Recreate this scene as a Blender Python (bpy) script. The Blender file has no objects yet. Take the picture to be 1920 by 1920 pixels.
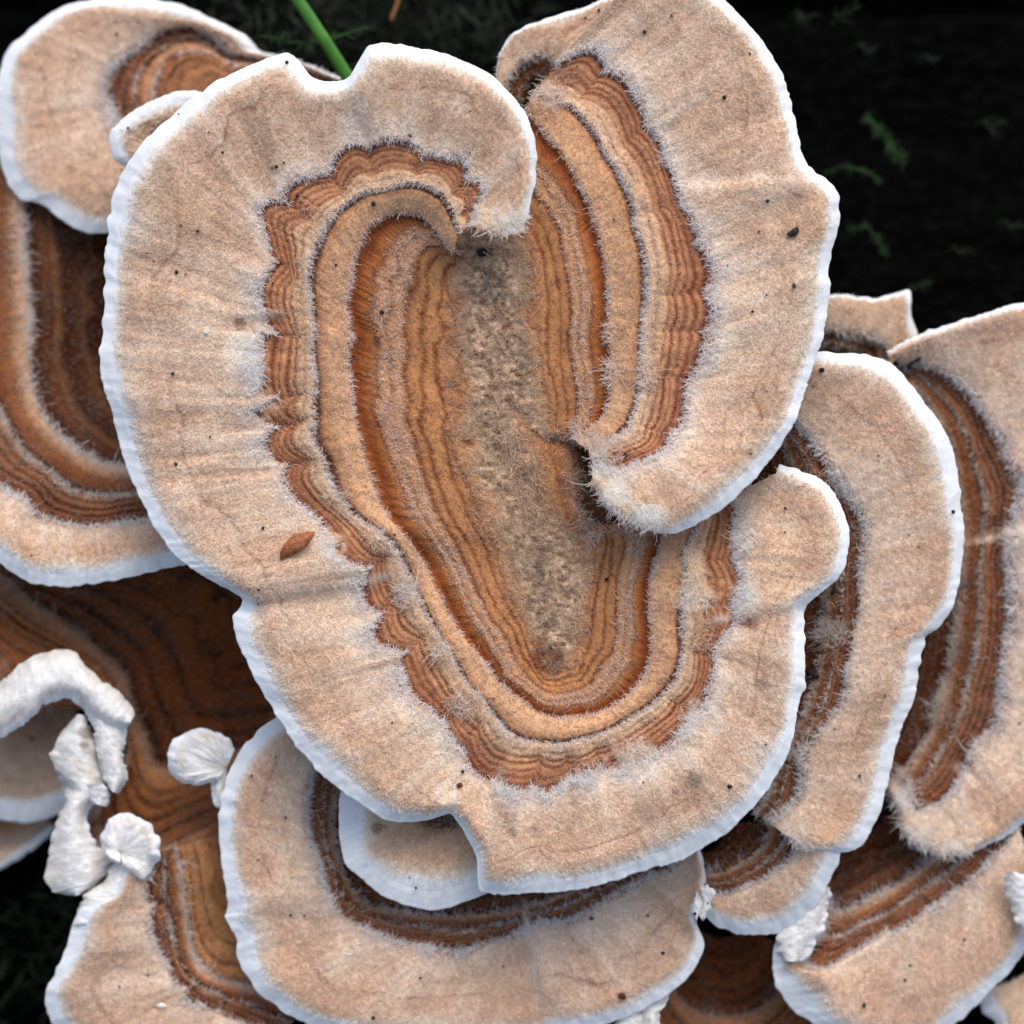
import bpy, math, random
import numpy as np
from mathutils import Matrix, Vector

# ------------------------------------------------------------------ camera, sky, sun, exposure
U = 0.004                 # centimetres per unit step of the plan (1 scene unit = 1 cm)
ELEV = math.radians(60)   # the camera looks down on the brackets at this angle
LENS, SENSOR = 100.0, 36.0
DC = 1920 * U * LENS / SENSOR            # camera distance in cm
DP = DC / U
ZX = Vector((1, 0, 0))
ZY = Vector((0, math.sin(ELEV), math.cos(ELEV)))      # up the cluster
ZZ = Vector((0, -math.cos(ELEV), math.sin(ELEV)))     # out of the cluster, towards the viewer
ROT = Matrix((ZX, ZY, ZZ)).transposed()
ORIGIN = Vector((0, 0, 13.0))            # middle of the cluster above the forest floor

sc = bpy.context.scene
COL = sc.collection
sc.unit_settings.system = 'METRIC'
sc.unit_settings.scale_length = 0.01

cam = bpy.data.cameras.new('camera')
camo = bpy.data.objects.new('camera', cam)
COL.objects.link(camo)
cam.lens, cam.sensor_width, cam.clip_start, cam.clip_end = LENS, SENSOR, 0.5, 3000
camo.matrix_world = Matrix.Translation(ORIGIN + ZZ * DC) @ ROT.to_4x4()
cam.dof.use_dof = True
cam.dof.focus_distance = DC + 5 * U
cam.dof.aperture_fstop = 0.165           # f/16.5 with the scene in centimetres
sc.camera = camo

SUN_EL, SUN_AZ = math.radians(66), math.radians(25)
world = bpy.data.worlds.new('World'); sc.world = world
world.use_nodes = True
wn = world.node_tree
sky = wn.nodes.new('ShaderNodeTexSky'); sky.sky_type = 'NISHITA'; sky.sun_disc = False
sky.sun_elevation, sky.sun_rotation = SUN_EL, SUN_AZ
sky.air_density, sky.dust_density, sky.ozone_density = 1.0, 5.5, 1.0
wn.nodes['Background'].inputs['Strength'].default_value = 0.13
wn.links.new(sky.outputs[0], wn.nodes['Background'].inputs['Color'])

sd = bpy.data.lights.new('sun', 'SUN'); sun = bpy.data.objects.new('sun', sd); COL.objects.link(sun)
sd.energy, sd.angle, sd.color = 0.6, math.radians(40), (1.0, 0.99, 0.97)
sdir = Vector((math.sin(SUN_AZ) * math.cos(SUN_EL), math.cos(SUN_AZ) * math.cos(SUN_EL), math.sin(SUN_EL)))
sun.rotation_euler = sdir.to_track_quat('Z', 'Y').to_euler()
sun.location = (0, 0, 100)

sc.view_settings.view_transform = 'Standard'
sc.view_settings.look = 'None'
sc.view_settings.gamma = 1
sc.view_settings.exposure = 0.60
sc.cycles.max_bounces = 10
sc.cycles.diffuse_bounces = 8

rng = np.random.default_rng(7)
random.seed(7)

# ------------------------------------------------------------------ small tools
def lin(c):
    c = np.asarray(c, float) / 255.0
    return np.where(c <= 0.04045, c / 12.92, ((c + 0.055) / 1.055) ** 2.4)

LIGHT = np.array([1.0, 0.99, 1.01])      # what a white card in the open would return under this sky
def pig(c):
    "pigment whose lit colour is c"
    v = lin(c) / LIGHT
    return v * np.minimum(1, 0.84 / np.max(v))

def _h(ix, iy, seed):
    n = (ix.astype(np.int64) * 374761393 + iy.astype(np.int64) * 668265263 + seed * 982451653) & 0xffffffff
    n = ((n ^ (n >> 13)) * 1274126177) & 0xffffffff
    n = (n ^ (n >> 16)) & 0xffffffff
    return n / 4294967295.0

def vn(x, y, seed=0):
    "value noise in 0..1"
    x0, y0 = np.floor(x), np.floor(y)
    fx, fy = x - x0, y - y0
    fx = fx * fx * fx * (fx * (fx * 6 - 15) + 10); fy = fy * fy * fy * (fy * (fy * 6 - 15) + 10)
    a, b = _h(x0, y0, seed), _h(x0 + 1, y0, seed)
    c, d = _h(x0, y0 + 1, seed), _h(x0 + 1, y0 + 1, seed)
    return (a * (1 - fx) + b * fx) * (1 - fy) + (c * (1 - fx) + d * fx) * fy

def fbm(x, y, seed=0, oct=4):
    s, a, n = 0, 0.5, 0
    for i in range(oct):
        s = s + a * vn(x, y, seed + i * 17); n += a
        x, y, a = x * 2.03 + 11.3, y * 2.03 + 5.7, a * 0.5
    return s / n

def sm(a, b, x):
    t = np.clip((x - a) / (b - a), 0, 1)
    return t * t * (3 - 2 * t)

def world_pt(x, y, z):
    "point of the plan (x right, y down, z out of the cluster) -> cm in the cluster's own axes"
    k = (DP - z) / DP
    return np.stack([(x - 960) * k * U, -(y - 960) * k * U, z * U], -1)

def place(o, base):
    o.matrix_world = Matrix.Translation(ORIGIN + ROT @ Vector(base)) @ ROT.to_4x4()

def tag(o, label, cat, group=None, kind=None):
    o['label'] = label; o['category'] = cat
    if group: o['group'] = group
    if kind: o['kind'] = kind

def thing(name, label, cat, base, group=None):
    o = bpy.data.objects.new(name, None); COL.objects.link(o)
    o.empty_display_size = 0.2
    place(o, base); tag(o, label, cat, group)
    return o

def mesh_obj(name, co, faces, mat, parent=None, col=None, smooth=True, base=None, extra=None, grain=None):
    me = bpy.data.meshes.new(name)
    co = np.ascontiguousarray(co, dtype=np.float32)
    faces = np.asarray(faces, dtype=np.int32)
    nv, nf, k = len(co), len(faces), faces.shape[1]
    me.vertices.add(nv); me.vertices.foreach_set('co', co.ravel())
    me.loops.add(nf * k); me.loops.foreach_set('vertex_index', faces.ravel())
    me.polygons.add(nf)
    me.polygons.foreach_set('loop_start', np.arange(0, nf * k, k, dtype=np.int32))
    me.polygons.foreach_set('use_smooth', np.full(nf, smooth))
    me.update(calc_edges=True)
    if col is not None:
        a = me.attributes.new('col', 'FLOAT_COLOR', 'POINT')
        c = np.ones((nv, 4), np.float32); c[:, :3] = col
        if extra is not None: c[:, 3] = extra
        a.data.foreach_set('color', c.ravel())
    if grain is not None:
        a = me.attributes.new('grain', 'FLOAT', 'POINT'); a.data.foreach_set('value', np.ascontiguousarray(grain, np.float32).ravel())
    me.materials.append(mat)
    o = bpy.data.objects.new(name, me); COL.objects.link(o)
    if parent is not None: o.parent = parent
    elif base is not None: place(o, base)
    return o

def hair_obj(name, pts, rad, col, mat, parent):
    n, k = pts.shape[:2]
    cu = bpy.data.hair_curves.new(name)
    cu.add_curves([k] * n)
    cu.attributes['position'].data.foreach_set('vector', np.ascontiguousarray(pts, np.float32).ravel())
    r = cu.attributes.get('radius') or cu.attributes.new('radius', 'FLOAT', 'POINT')
    r.data.foreach_set('value', np.ascontiguousarray(rad, np.float32).ravel())
    a = cu.attributes.new('hcol', 'FLOAT_COLOR', 'CURVE')
    c = np.ones((n, 4), np.float32); c[:, :3] = col
    a.data.foreach_set('color', c.ravel())
    cu.materials.append(mat)
    o = bpy.data.objects.new(name, cu); COL.objects.link(o)
    o.parent = parent
    o['kind'] = 'stuff'
    return o

# ------------------------------------------------------------------ materials
def nodes(name):
    m = bpy.data.materials.new(name); m.use_nodes = True
    nt = m.node_tree
    return m, nt, nt.nodes['Principled BSDF'], nt.nodes.new, nt.links.new

def skin_material(name, grain=70.0, bump=0.28, spec=0.07, sss=0.0):
    m, nt, p, N, L = nodes(name)
    at = N('ShaderNodeAttribute'); at.attribute_name = 'col'
    tc = N('ShaderNodeTexCoord')
    n1 = N('ShaderNodeTexNoise'); n1.inputs['Scale'].default_value = grain; n1.inputs['Detail'].default_value = 3
    n2 = N('ShaderNodeTexVoronoi'); n2.inputs['Scale'].default_value = grain * 0.55; n2.feature = 'DISTANCE_TO_EDGE'
    L(tc.outputs['Object'], n1.inputs['Vector']); L(tc.outputs['Object'], n2.inputs['Vector'])
    mr = N('ShaderNodeMapRange'); mr.inputs[1].default_value = 0.3; mr.inputs[2].default_value = 0.7
    mr.inputs[3].default_value = 0.88; mr.inputs[4].default_value = 1.10
    L(n1.outputs[0], mr.inputs[0])
    mx = N('ShaderNodeVectorMath'); mx.operation = 'SCALE'
    L(at.outputs['Color'], mx.inputs[0]); L(mr.outputs[0], mx.inputs['Scale'])
    ga = N('ShaderNodeAttribute'); ga.attribute_name = 'grain'
    mm = N('ShaderNodeMix'); mm.data_type = 'RGBA'
    L(ga.outputs['Fac'], mm.inputs[0]); L(at.outputs['Color'], mm.inputs[6]); L(mx.outputs[0], mm.inputs[7])
    L(mm.outputs[2], p.inputs['Base Color'])
    L(at.outputs['Alpha'], p.inputs['Roughness'])
    p.inputs['Specular IOR Level'].default_value = spec
    ad = N('ShaderNodeMath'); ad.operation = 'MULTIPLY_ADD'; ad.inputs[1].default_value = -0.8
    L(n2.outputs[0], ad.inputs[0]); L(n1.outputs[0], ad.inputs[2])
    b = N('ShaderNodeBump'); b.inputs['Strength'].default_value = bump; b.inputs['Distance'].default_value = 0.02
    bs = N('ShaderNodeMath'); bs.operation = 'MULTIPLY'; bs.inputs[1].default_value = bump
    L(ga.outputs['Fac'], bs.inputs[0]); L(bs.outputs[0], b.inputs['Strength'])
    L(ad.outputs[0], b.inputs['Height']); L(b.outputs[0], p.inputs['Normal'])
    if sss:
        p.inputs['Subsurface Weight'].default_value = sss
        p.inputs['Subsurface Radius'].default_value = (0.06, 0.04, 0.03)
        p.inputs['Subsurface Scale'].default_value = 1.0
    return m

M_SKIN = skin_material('velvety_cap_skin')
M_WHITE = skin_material('white_margin_flesh', grain=60, bump=0.25, spec=0.25, sss=0.6)
M_PORE = skin_material('white_pore_flesh', grain=30, bump=0.3, spec=0.2)

def fuzz_material():
    m, nt, p, N, L = nodes('pale_fuzz_hairs')
    at = N('ShaderNodeAttribute'); at.attribute_name = 'hcol'
    nt.nodes.remove(p)
    d = N('ShaderNodeBsdfDiffuse'); t = N('ShaderNodeBsdfTranslucent'); mx = N('ShaderNodeMixShader')
    mx.inputs[0].default_value = 0.5
    L(at.outputs['Color'], d.inputs[0]); L(at.outputs['Color'], t.inputs[0])
    L(d.outputs[0], mx.inputs[1]); L(t.outputs[0], mx.inputs[2])
    L(mx.outputs[0], nt.nodes['Material Output'].inputs[0])
    return m
M_FUZZ = fuzz_material()

def plain_material(name, c0, c1, scale, rough=0.6, bump=0.4, dist=0.02, spec=0.3, stretch=(1, 1, 1)):
    m, nt, p, N, L = nodes(name)
    tc = N('ShaderNodeTexCoord'); mp = N('ShaderNodeMapping'); mp.inputs['Scale'].default_value = stretch
    L(tc.outputs['Object'], mp.inputs[0])
    n1 = N('ShaderNodeTexNoise'); n1.inputs['Scale'].default_value = scale; n1.inputs['Detail'].default_value = 5
    L(mp.outputs[0], n1.inputs['Vector'])
    cr = N('ShaderNodeValToRGB')
    cr.color_ramp.elements[0].position, cr.color_ramp.elements[1].position = (0.5, 0.78) if name == 'wet_black_wood' else (0.35, 0.68)
    cr.color_ramp.elements[0].color = (*c0, 1); cr.color_ramp.elements[1].color = (*c1, 1)
    L(n1.outputs[0], cr.inputs[0]); L(cr.outputs[0], p.inputs['Base Color'])
    p.inputs['Roughness'].default_value = rough; p.inputs['Specular IOR Level'].default_value = spec
    b = N('ShaderNodeBump'); b.inputs['Strength'].default_value = bump; b.inputs['Distance'].default_value = dist
    L(n1.outputs[0], b.inputs['Height']); L(b.outputs[0], p.inputs['Normal'])
    return m

M_LOG = plain_material('wet_black_wood', (0.0003, 0.0003, 0.0003), (0.006, 0.0058, 0.006), 7.0, 0.6, 1.0, 0.12, 0.02, (1, 2, 2))
M_GROUND = plain_material('forest_litter', (0.02, 0.014, 0.009), (0.07, 0.046, 0.026), 0.8, 0.9, 0.8, 0.5)
M_MOSS = plain_material('green_moss', (0.010, 0.036, 0.006), (0.034, 0.098, 0.02), 8, 0.6, 0.1)
M_DMOSS = plain_material('dark_moss', (0.003, 0.006, 0.002), (0.016, 0.030, 0.009), 5, 0.7, 0.1)
M_GRASS = plain_material('grass_green', (0.05, 0.19, 0.02), (0.08, 0.27, 0.035), 4, 0.45, 0.2, 0.01, 0.4, (1, 1, 1))
M_BIT = plain_material('black_crumb_or_shadow', (0.006, 0.005, 0.005), (0.022, 0.016, 0.013), 60, 0.6, 0.5)
M_BROWNBIT = plain_material('brown_bark_crumb', (0.05, 0.018, 0.010), (0.12, 0.05, 0.025), 60, 0.6, 0.5)
M_LEAF = plain_material('dry_leaf_scrap', (0.24, 0.075, 0.028), (0.42, 0.16, 0.065), 28, 0.5, 0.5)
M_NEEDLE = plain_material('dry_needle', (0.30, 0.13, 0.04), (0.42, 0.2, 0.07), 20, 0.5, 0.2)
M_SEED = plain_material('pale_seed', (0.7, 0.66, 0.58), (0.82, 0.8, 0.74), 20, 0.5, 0.2)

# ------------------------------------------------------------------ the brackets
SURF = []        # (x, y, z) of every cap vertex in plan, for setting crumbs down on them

def catmull(P, u):
    "P (N, ...) control points, u parameter 0..N-1"
    n = len(P)
    i = np.clip(np.floor(u).astype(int), 0, n - 2); f = (u - i)
    sh = (-1,) + (1,) * (P.ndim - 1); f = f.reshape(sh)
    g = lambda k: P[np.clip(k, 0, n - 1)]
    p0, p1, p2, p3 = g(i - 1), g(i), g(i + 1), g(i + 2)
    a = 0.42
    m1, m2 = a * (p2 - p0), a * (p3 - p1)
    f2, f3 = f * f, f * f * f
    return (2 * f3 - 3 * f2 + 1) * p1 + (f3 - 2 * f2 + f) * m1 + (-2 * f3 + 3 * f2) * p2 + (f3 - f2) * m2

def ramp(stops, t):
    ts = np.array([s[0] for s in stops], float)
    vs = [s[1] for s in stops]
    v = np.array(vs, float)
    if v.ndim == 1: return np.interp(t, ts, v)
    return np.stack([np.interp(t, ts, v[:, k]) for k in range(v.shape[1])], -1)

def sheet(parent, base, rings, zring, zoff, prof, seed, name='cap', dens=1.0, step=(5.5, 3.2), thick=(26, 7),
          edge=4.0, margin=None, label=None, lobes=0.0, under=True, zlump=7.0, hairlen=1.0, whitepatch=(), steps=(), tufts=(), tilt=(0, 0), nest=False, short='', pleat=0.0, ruffle=0.0, two=False):
    """One sheet of a bracket. rings: (7, N, 2) lines followed outward from the attachment (0) to the edge (6)."""
    R = np.asarray(rings, float)                      # (7,N,2)
    P = np.transpose(R, (1, 0, 2))                    # (N,7,2)
    N = P.shape[0]
    uu = np.linspace(0, N - 1, (N - 1) * 24 + 1)
    O = catmull(P, uu)
    seg = 0.6 * np.linalg.norm(np.diff(O[:, 6], axis=0), axis=1) + 0.4 * np.linalg.norm(np.diff(O[:, 4], axis=0), axis=1) + 0.3
    arc = np.concatenate([[0], np.cumsum(seg)])
    ns = max(24, int(arc[-1] / step[0]))
    us = np.interp(np.linspace(0, arc[-1], ns), arc, uu)
    Q = catmull(P, us)                                # (ns,7,2)
    zo = catmull(np.asarray(zoff, float)[:, None] if np.ndim(zoff) else np.full((N, 1), float(zoff)), us)[:, 0]
    sl = np.linspace(0, arc[-1], ns)
    # rows
    ml = np.maximum(np.linalg.norm(np.diff(Q, axis=1), axis=2).mean(0), 2.0)
    ts = []
    for k in range(6):
        n = max(3, int(ml[k] / step[1]))
        ts.append(k + np.arange(n) / n)
    ts = np.concatenate(ts + [np.array([6.0])])
    nt = len(ts)
    kk = np.clip(np.floor(ts).astype(int), 0, 5); ff = ts - kk
    XY = Q[:, kk] * (1 - ff)[None, :, None] + Q[:, kk + 1] * ff[None, :, None]      # (ns,nt,2)
    T = np.broadcast_to(ts[None], (ns, nt)); S = np.broadcast_to(sl[:, None], (ns, nt))
    # ragged rim
    od = Q[:, 6] - Q[:, 4]; od /= np.linalg.norm(od, axis=1, keepdims=True) + 1e-6
    rag = (fbm(sl / 60, sl * 0, seed + 1, 3) - 0.5) * 2.2 * edge + (vn(sl / 17, sl * 0, seed + 2) - 0.5) * (0.4 + 1.6 * vn(sl / 130, sl * 0, seed + 4)) * edge + (vn(sl / 6.5, sl * 0, seed + 3) - 0.5) * (0.3 + 1.0 * vn(sl / 90, sl * 0, seed + 14)) * edge
    XY = XY + (od * rag[:, None])[:, None, :] * sm(4.6, 6, T)[..., None]
    if two: XY = XY - (od * np.roll(rag, 37)[:, None])[:, None, :] * (1 - sm(0, 1.4, T))[..., None]
    X, Y = XY[..., 0], XY[..., 1]
    # domain warp so that the zones wander
    wob = (fbm(S / 170, T * 0.9, seed + 5, 2) - 0.5)
    TE = T + (0.16 * wob * (1 + sm(2.6, 3.2, T)) + 0.5 * (fbm(X / 45, Y / 45, seed + 9, 3) - 0.5) * (1 - sm(0.95, 1.14, T))) * sm(0.3, 0.9, T) * (1 - sm(4.6, 5.2, T))
    TE = TE + 0.55 * (fbm(X / 38, Y / 38, seed + 11, 3) - 0.5) * sm(0.25, 0.7, T) * (1 - sm(0.95, 1.2, T))
    TE = TE + 0.65 * (fbm(S / 110, T * 0, seed + 10, 3) - 0.5) * sm(4.4, 4.9, T) * (1 - sm(5.3, 5.8, T))
    fine = (vn(S / 9, T * 6, seed + 6) - 0.5)
    TE = TE + 0.03 * fine * (1 - sm(4.6, 5.0, T)) * sm(0.7, 1.2, T)
    if lobes:
        c = S / 165 + 1.3 * (vn(S / 230, S * 0, seed + 7))
        fr = c - np.floor(c)
        amp = (0.25 + 1.3 * _h(np.floor(c), np.floor(c) * 0, seed + 8)) * (1 - 0.65 * sm(0.5, 0.62, S / S.max()))
        arcb = 1 - np.sqrt(np.clip(1 - (2 * fr - 1) ** 2, 0, 1))
        TE = TE + lobes * amp * arcb * sm(3.05, 3.5, T) * (1 - sm(4.15, 4.7, T))
    else:
        arcb = np.zeros_like(T)
    # colour
    C = ramp([(t, pig(c)) for t, c in prof['col']], TE)
    LK = np.zeros_like(T)
    for (t, w, c, st, br) in prof['lines']:
        tl = t + 0.045 * (fbm(S / 190, S * 0 + t * 9, seed + int(t * 31), 2) - 0.5) * 2 * (0.5 if t > 3 else 1)
        wv = w * (0.55 + 0.9 * vn(S / 140, S * 0 + t * 5, seed + int(t * 77)))
        k = np.exp(-((TE - tl) / wv) ** 2) * st
        k = k * np.clip(1 - br + br * 2.2 * (fbm(S / 60, S * 0 + 3.3, seed + int(t * 57), 2) - 0.22), 0, 1)
        C = C * (1 - k[..., None]) + pig(c) * k[..., None]
        LK = LK + k
    big = fbm(X / 95, Y / 95, seed + 20, 4) - 0.5
    mid = fbm(X / 24, Y / 24, seed + 21, 3) - 0.5
    gran = vn(X / 6.5, Y / 6.5, seed + 24) - 0.5
    rad = fbm(S / 11, T * 2.2, seed + 22, 3) - 0.5
    streak = fbm(S / 45, T * 0.7, seed + 23, 3) - 0.5
    inz = (1 - sm(4.9, 5.25, T))
    pale = sm(4.0, 4.2, TE) * inz
    C = C * (1 + inz * ((0.30 * big + 0.26 * mid + (0.22 + 0.2 * pale) * rad) * (1 - 0.4 * pale) + 0.13 * gran))[..., None]
    # paler and warmer patches in the velvet
    pp = np.clip(streak * 2.4 + big * 1.4, -0.6, 0.8) * pale
    C = C + (pig((224, 210, 196)) - C) * np.clip(pp, 0, 1)[..., None] * 0.6
    C = C + (pig((194, 158, 126)) - C) * np.clip(-pp, 0, 1)[..., None] * 0.55
    # spine felt
    sp = (1 - sm(0.55, 1.05, TE)) * prof.get('felt', 0)
    felt = fbm(X / 8, Y / 8, seed + 30, 3); fbig = fbm(X / 60, Y / 60, seed + 31, 3)
    fc = pig((136, 98, 68)) + (pig((226, 198, 168)) - pig((136, 98, 68))) * np.clip((felt - 0.28) * 2.4, 0, 1)[..., None]
    fc = fc * (1 - 0.22 * np.clip((fbig - 0.48) * 4, 0, 1)[..., None])
    C = C * (1 - sp[..., None]) + fc * sp[..., None]
    # white rim: fine radial lines and thin growth lines
    rim = np.ones_like(T) if prof is WHITE else 1 - inz
    rl = (vn(S / 4.2, T * 0.8, seed + 40) - 0.5) * 0.12 + (fbm(S / 22, T * 1.2, seed + 41, 2) - 0.5) * 0.10
    gl = np.exp(-((T - 5.45 - 0.10 * (vn(S / 60, S * 0, seed + 42) - .5)) / 0.035) ** 2) * 0.14 + np.exp(-((T - 5.72 - 0.1 * (vn(S / 70, S * 0, seed + 43) - .5)) / 0.03) ** 2) * 0.12
    C = C * (1 + rim * (rl - gl * prof.get('growth', 0.6)))[..., None]
    for (px, py, pr, pc, ps) in whitepatch:      # stains, pale tufts and painted hollow shade at given places
        d = np.hypot((X - px), (Y - py)) / pr + (fbm(X / 18, Y / 18, seed + 50, 3) - 0.5) * 1.1
        k = (1 - sm(0.55, 1.05, d)) * ps
        C = C * (1 - k[..., None]) + pig(pc) * k[..., None]
    C = np.clip(C, 0.004, 0.9)
    # relief
    zr = np.asarray(zring, float)
    zz = np.interp(ts, np.arange(7), zr)
    ker = np.ones(9) / 9; zp = np.pad(zz, 4, mode='edge'); zz = np.convolve(zp, ker, 'valid')
    Z = zz[None] + zo[:, None] * sm(0.2, 3.5, T)
    Z = Z + ramp(prof['relief'], TE) - 1.8 * np.clip(LK, 0, 1) * (1 - sm(4.1, 4.5, TE))
    Z = Z + zlump * 2 * (fbm(X / 160, Y / 160, seed + 60, 2) - 0.5) + (2.2 - 1.2 * pale) * (fbm(X / 30, Y / 30, seed + 61, 3) - 0.5) * 2 * inz
    Z = Z + 2.2 * (streak) * sm(2, 4, T) * 2 + 16 * (fbm(S / 130, T * 0.25, seed + 62, 2) - 0.5) * sm(3, 5, T) - 7 * np.clip(arcb, 0, .9) * sm(3.05, 3.5, T) * (1 - sm(4.1, 4.6, T)) * (lobes > 0)
    Z = Z + 1.6 * (rad) * 2 * sm(1, 2, T)
    Z = Z + 1.8 * (vn(S / 4.2, T * 0.8, seed + 40) - 0.5) * rim - 2.0 * gl / 0.14 * rim * 0.4
    Z = Z - 2.5 * np.clip(sm(5.7, 6.0, T), 0, 1)
    if pleat: Z = Z + pleat * ((vn(S / 13, T * 0.5, seed + 80) - 0.5) * 1.2 + (vn(S / 31, T * 0.4, seed + 81) - 0.5) * 2) * sm(0.3, 3, T)
    if ruffle:
        ef = (np.abs(T - 3) / 3) ** 1.6 if two else (T / 6) ** 1.6
        sh = np.where(T > 3, 0.0, 77.0) if two else 0.0
        Z = Z + ruffle * ef * ((vn(S / 34 + sh, T * .2, seed + 84) - .5) * 2.4 + (vn(S / 15 + sh, T * .3 + 3, seed + 85) - .5) * .7)
    Z = Z + tilt[0] * (X - R[4, :, 0].mean()) + tilt[1] * (Y - R[4, :, 1].mean())
    for (x1, y1, x2, y2, hgt, wid, fall) in steps:          # folds: the side to the left of the line stands higher
        ex, ey = x2 - x1, y2 - y1; el = math.hypot(ex, ey)
        al = ((X - x1) * ex + (Y - y1) * ey) / el; sd_ = ((X - x1) * ey - (Y - y1) * ex) / el + 10 * (fbm(X / 40, Y / 40, seed + 90, 2) - .5)
        env = sm(-30, 20, al) * (1 - sm(el - 20, el + 60, al)) * np.exp(-np.abs(sd_) / fall)
        Z = Z + hgt * (1 / (1 + np.exp(-np.clip(sd_ / wid, -30, 30))) - 0.5) * 2 * env
        k = np.exp(-((sd_ - 4) / 7) ** 2) * sm(-20, 20, al) * (1 - sm(el - 20, el + 30, al)) * 0.45 * inz
        C = C + (pig((236, 226, 216)) - C) * k[..., None]
    if prof.get('felt', 0): Z = Z + 5 * (felt - 0.5) * sp
    rough = np.clip(ramp([(0, .85), (1, .75), (1.2, .6), (3.9, .6), (4.1, .85), (5, .85), (5.3, .75), (6, .75)], TE), 0, 1)
    # rounded lip
    tk = np.interp(ts, [0, 4, 6], [thick[0], (thick[0] + thick[1]) * .55, thick[1]])
    r = thick[1] * 0.5
    lipx, lipc = [], []
    aa = np.linspace(0.45, math.pi, 5)
    Xl = [X[:, -1] + od[:, 0] * r * math.sin(a) for a in aa]; Yl = [Y[:, -1] + od[:, 1] * r * math.sin(a) for a in aa]
    Zl = [Z[:, -1] - r * (1 - math.cos(a)) for a in aa]
    Xa = np.concatenate([X, np.stack(Xl, 1)], 1); Ya = np.concatenate([Y, np.stack(Yl, 1)], 1); Za = np.concatenate([Z, np.stack(Zl, 1)], 1)
    Ca = np.concatenate([C] + [C[:, -1:]] * 5, 1); Ra = np.concatenate([rough] + [rough[:, -1:]] * 5, 1)
    co = world_pt(Xa, Ya, Za) - np.asarray(base)
    na = nt + 5
    idx = np.arange(ns * na).reshape(ns, na)
    F = np.stack([idx[:-1, :-1], idx[1:, :-1], idx[1:, 1:], idx[:-1, 1:]], -1).reshape(-1, 4)
    # keep faces turned to the viewer
    v1 = co[1:, 3 * nt // 4] - co[:-1, 3 * nt // 4]; v2 = co[:-1, 3 * nt // 4 + 2] - co[:-1, 3 * nt // 4]
    flip = np.cross(v1, v2)[:, 2].mean() < 0
    if flip: F = F[:, ::-1]
    gs, gt = np.gradient(co, axis=0), np.gradient(co, axis=1)
    vn_ = np.cross(gs, gt); vn_ *= -1 if flip else 1; vn_ = vn_ / (np.linalg.norm(vn_, axis=-1, keepdims=True) + 1e-12)
    cut = int(np.argmin(np.abs(ts - 5.12)))
    def part(nm, par, a0, a1, mat=M_SKIN):
        w_ = a1 - a0; ii = np.arange(ns * w_).reshape(ns, w_)
        ff_ = np.stack([ii[:-1, :-1], ii[1:, :-1], ii[1:, 1:], ii[:-1, 1:]], -1).reshape(-1, 4)
        if flip: ff_ = ff_[:, ::-1]
        ob = mesh_obj(nm, co[:, a0:a1].reshape(-1, 3), ff_, mat, par, Ca[:, a0:a1].reshape(-1, 3), extra=Ra[:, a0:a1].reshape(-1), grain=(1 - 0.85 * sm(4.9, 5.3, np.concatenate([T, np.full((ns, 5), 6.)], 1)))[:, a0:a1].reshape(-1))
        if (co[0, 0] - co[-1, -1]).any(): ob.data.normals_split_custom_set_from_vertices(vn_[:, a0:a1].reshape(-1, 3).tolist())
        return ob
    if margin:
        o = part(name, parent, 0, cut + 1)
        inner = o if nest else parent
        part('white_margin', inner, cut, na, M_WHITE)
    else:
        o = part(name, parent, 0, na, M_WHITE if prof is WHITE else M_SKIN); inner = o if nest else parent
    if label: o['label'] = label
    SURF.append((X.ravel(), Y.ravel(), Z.ravel(), T.ravel(), short))
    # pale underside
    if under:
        a, b = slice(None, None, 3), np.unique(np.concatenate([np.arange(0, nt, 4), [nt - 1]]))
        ia = np.unique(np.concatenate([np.arange(0, ns, 3), [ns - 1]]))
        Xu, Yu, Zu = X[ia][:, b], Y[ia][:, b], Z[ia][:, b] - tk[b][None] + 5 * sm(5.6, 6, ts[b])[None]
        Zu[:, -1] = Zl[-1][ia]; Xu[:, -1] = Xl[-1][ia]; Yu[:, -1] = Yl[-1][ia]
        cu = world_pt(Xu, Yu, Zu) - np.asarray(base)
        n1, n2 = Xu.shape
        ix = np.arange(n1 * n2).reshape(n1, n2)
        G = np.stack([ix[:-1, :-1], ix[:-1, 1:], ix[1:, 1:], ix[1:, :-1]], -1).reshape(-1, 4)
        if flip: G = G[:, ::-1]
        mesh_obj('pore_surface', cu.reshape(-1, 3), G, M_PORE, inner, np.tile(pig((232, 228, 218)), (n1 * n2, 1)), extra=np.full(n1 * n2, .8), grain=np.full(n1 * n2, .6))
    # ---- fuzz
    W3 = world_pt(X, Y, Z) - np.asarray(base)
    ds = np.gradient(W3, axis=0); dt = np.gradient(W3, axis=1)
    ar = np.linalg.norm(np.cross(ds, dt), axis=-1) / U ** 2          # plan area per vertex
    nrm = np.cross(ds, dt); nrm /= np.linalg.norm(nrm, axis=-1, keepdims=True) + 1e-9
    nrm[nrm[..., 2] < 0] *= -1
    rdir = dt / (np.linalg.norm(dt, axis=-1, keepdims=True) + 1e-9)
    ldir = ds / (np.linalg.norm(ds, axis=-1, keepdims=True) + 1e-9)
    HP = ramp(prof['fuzz'], TE)                        # density, length, up, radial, curl, white
    for (px, py, pr, pk) in tufts:
        k = (1 - sm(0.35, 1.05, np.hypot(X - px, Y - py) / pr + 0.7 * (fbm(X / 22, Y / 22, seed + 55, 3) - .5))) * pk
        HP[..., 0] += k * 0.7; HP[..., 1] += k * 11; HP[..., 2] += k * .35; HP[..., 5] = np.maximum(HP[..., 5], k * .95)
    patch = np.clip(0.1 + 1.8 * fbm(X / 38, Y / 38, seed + 70, 3), 0.1, 1.7)
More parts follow.
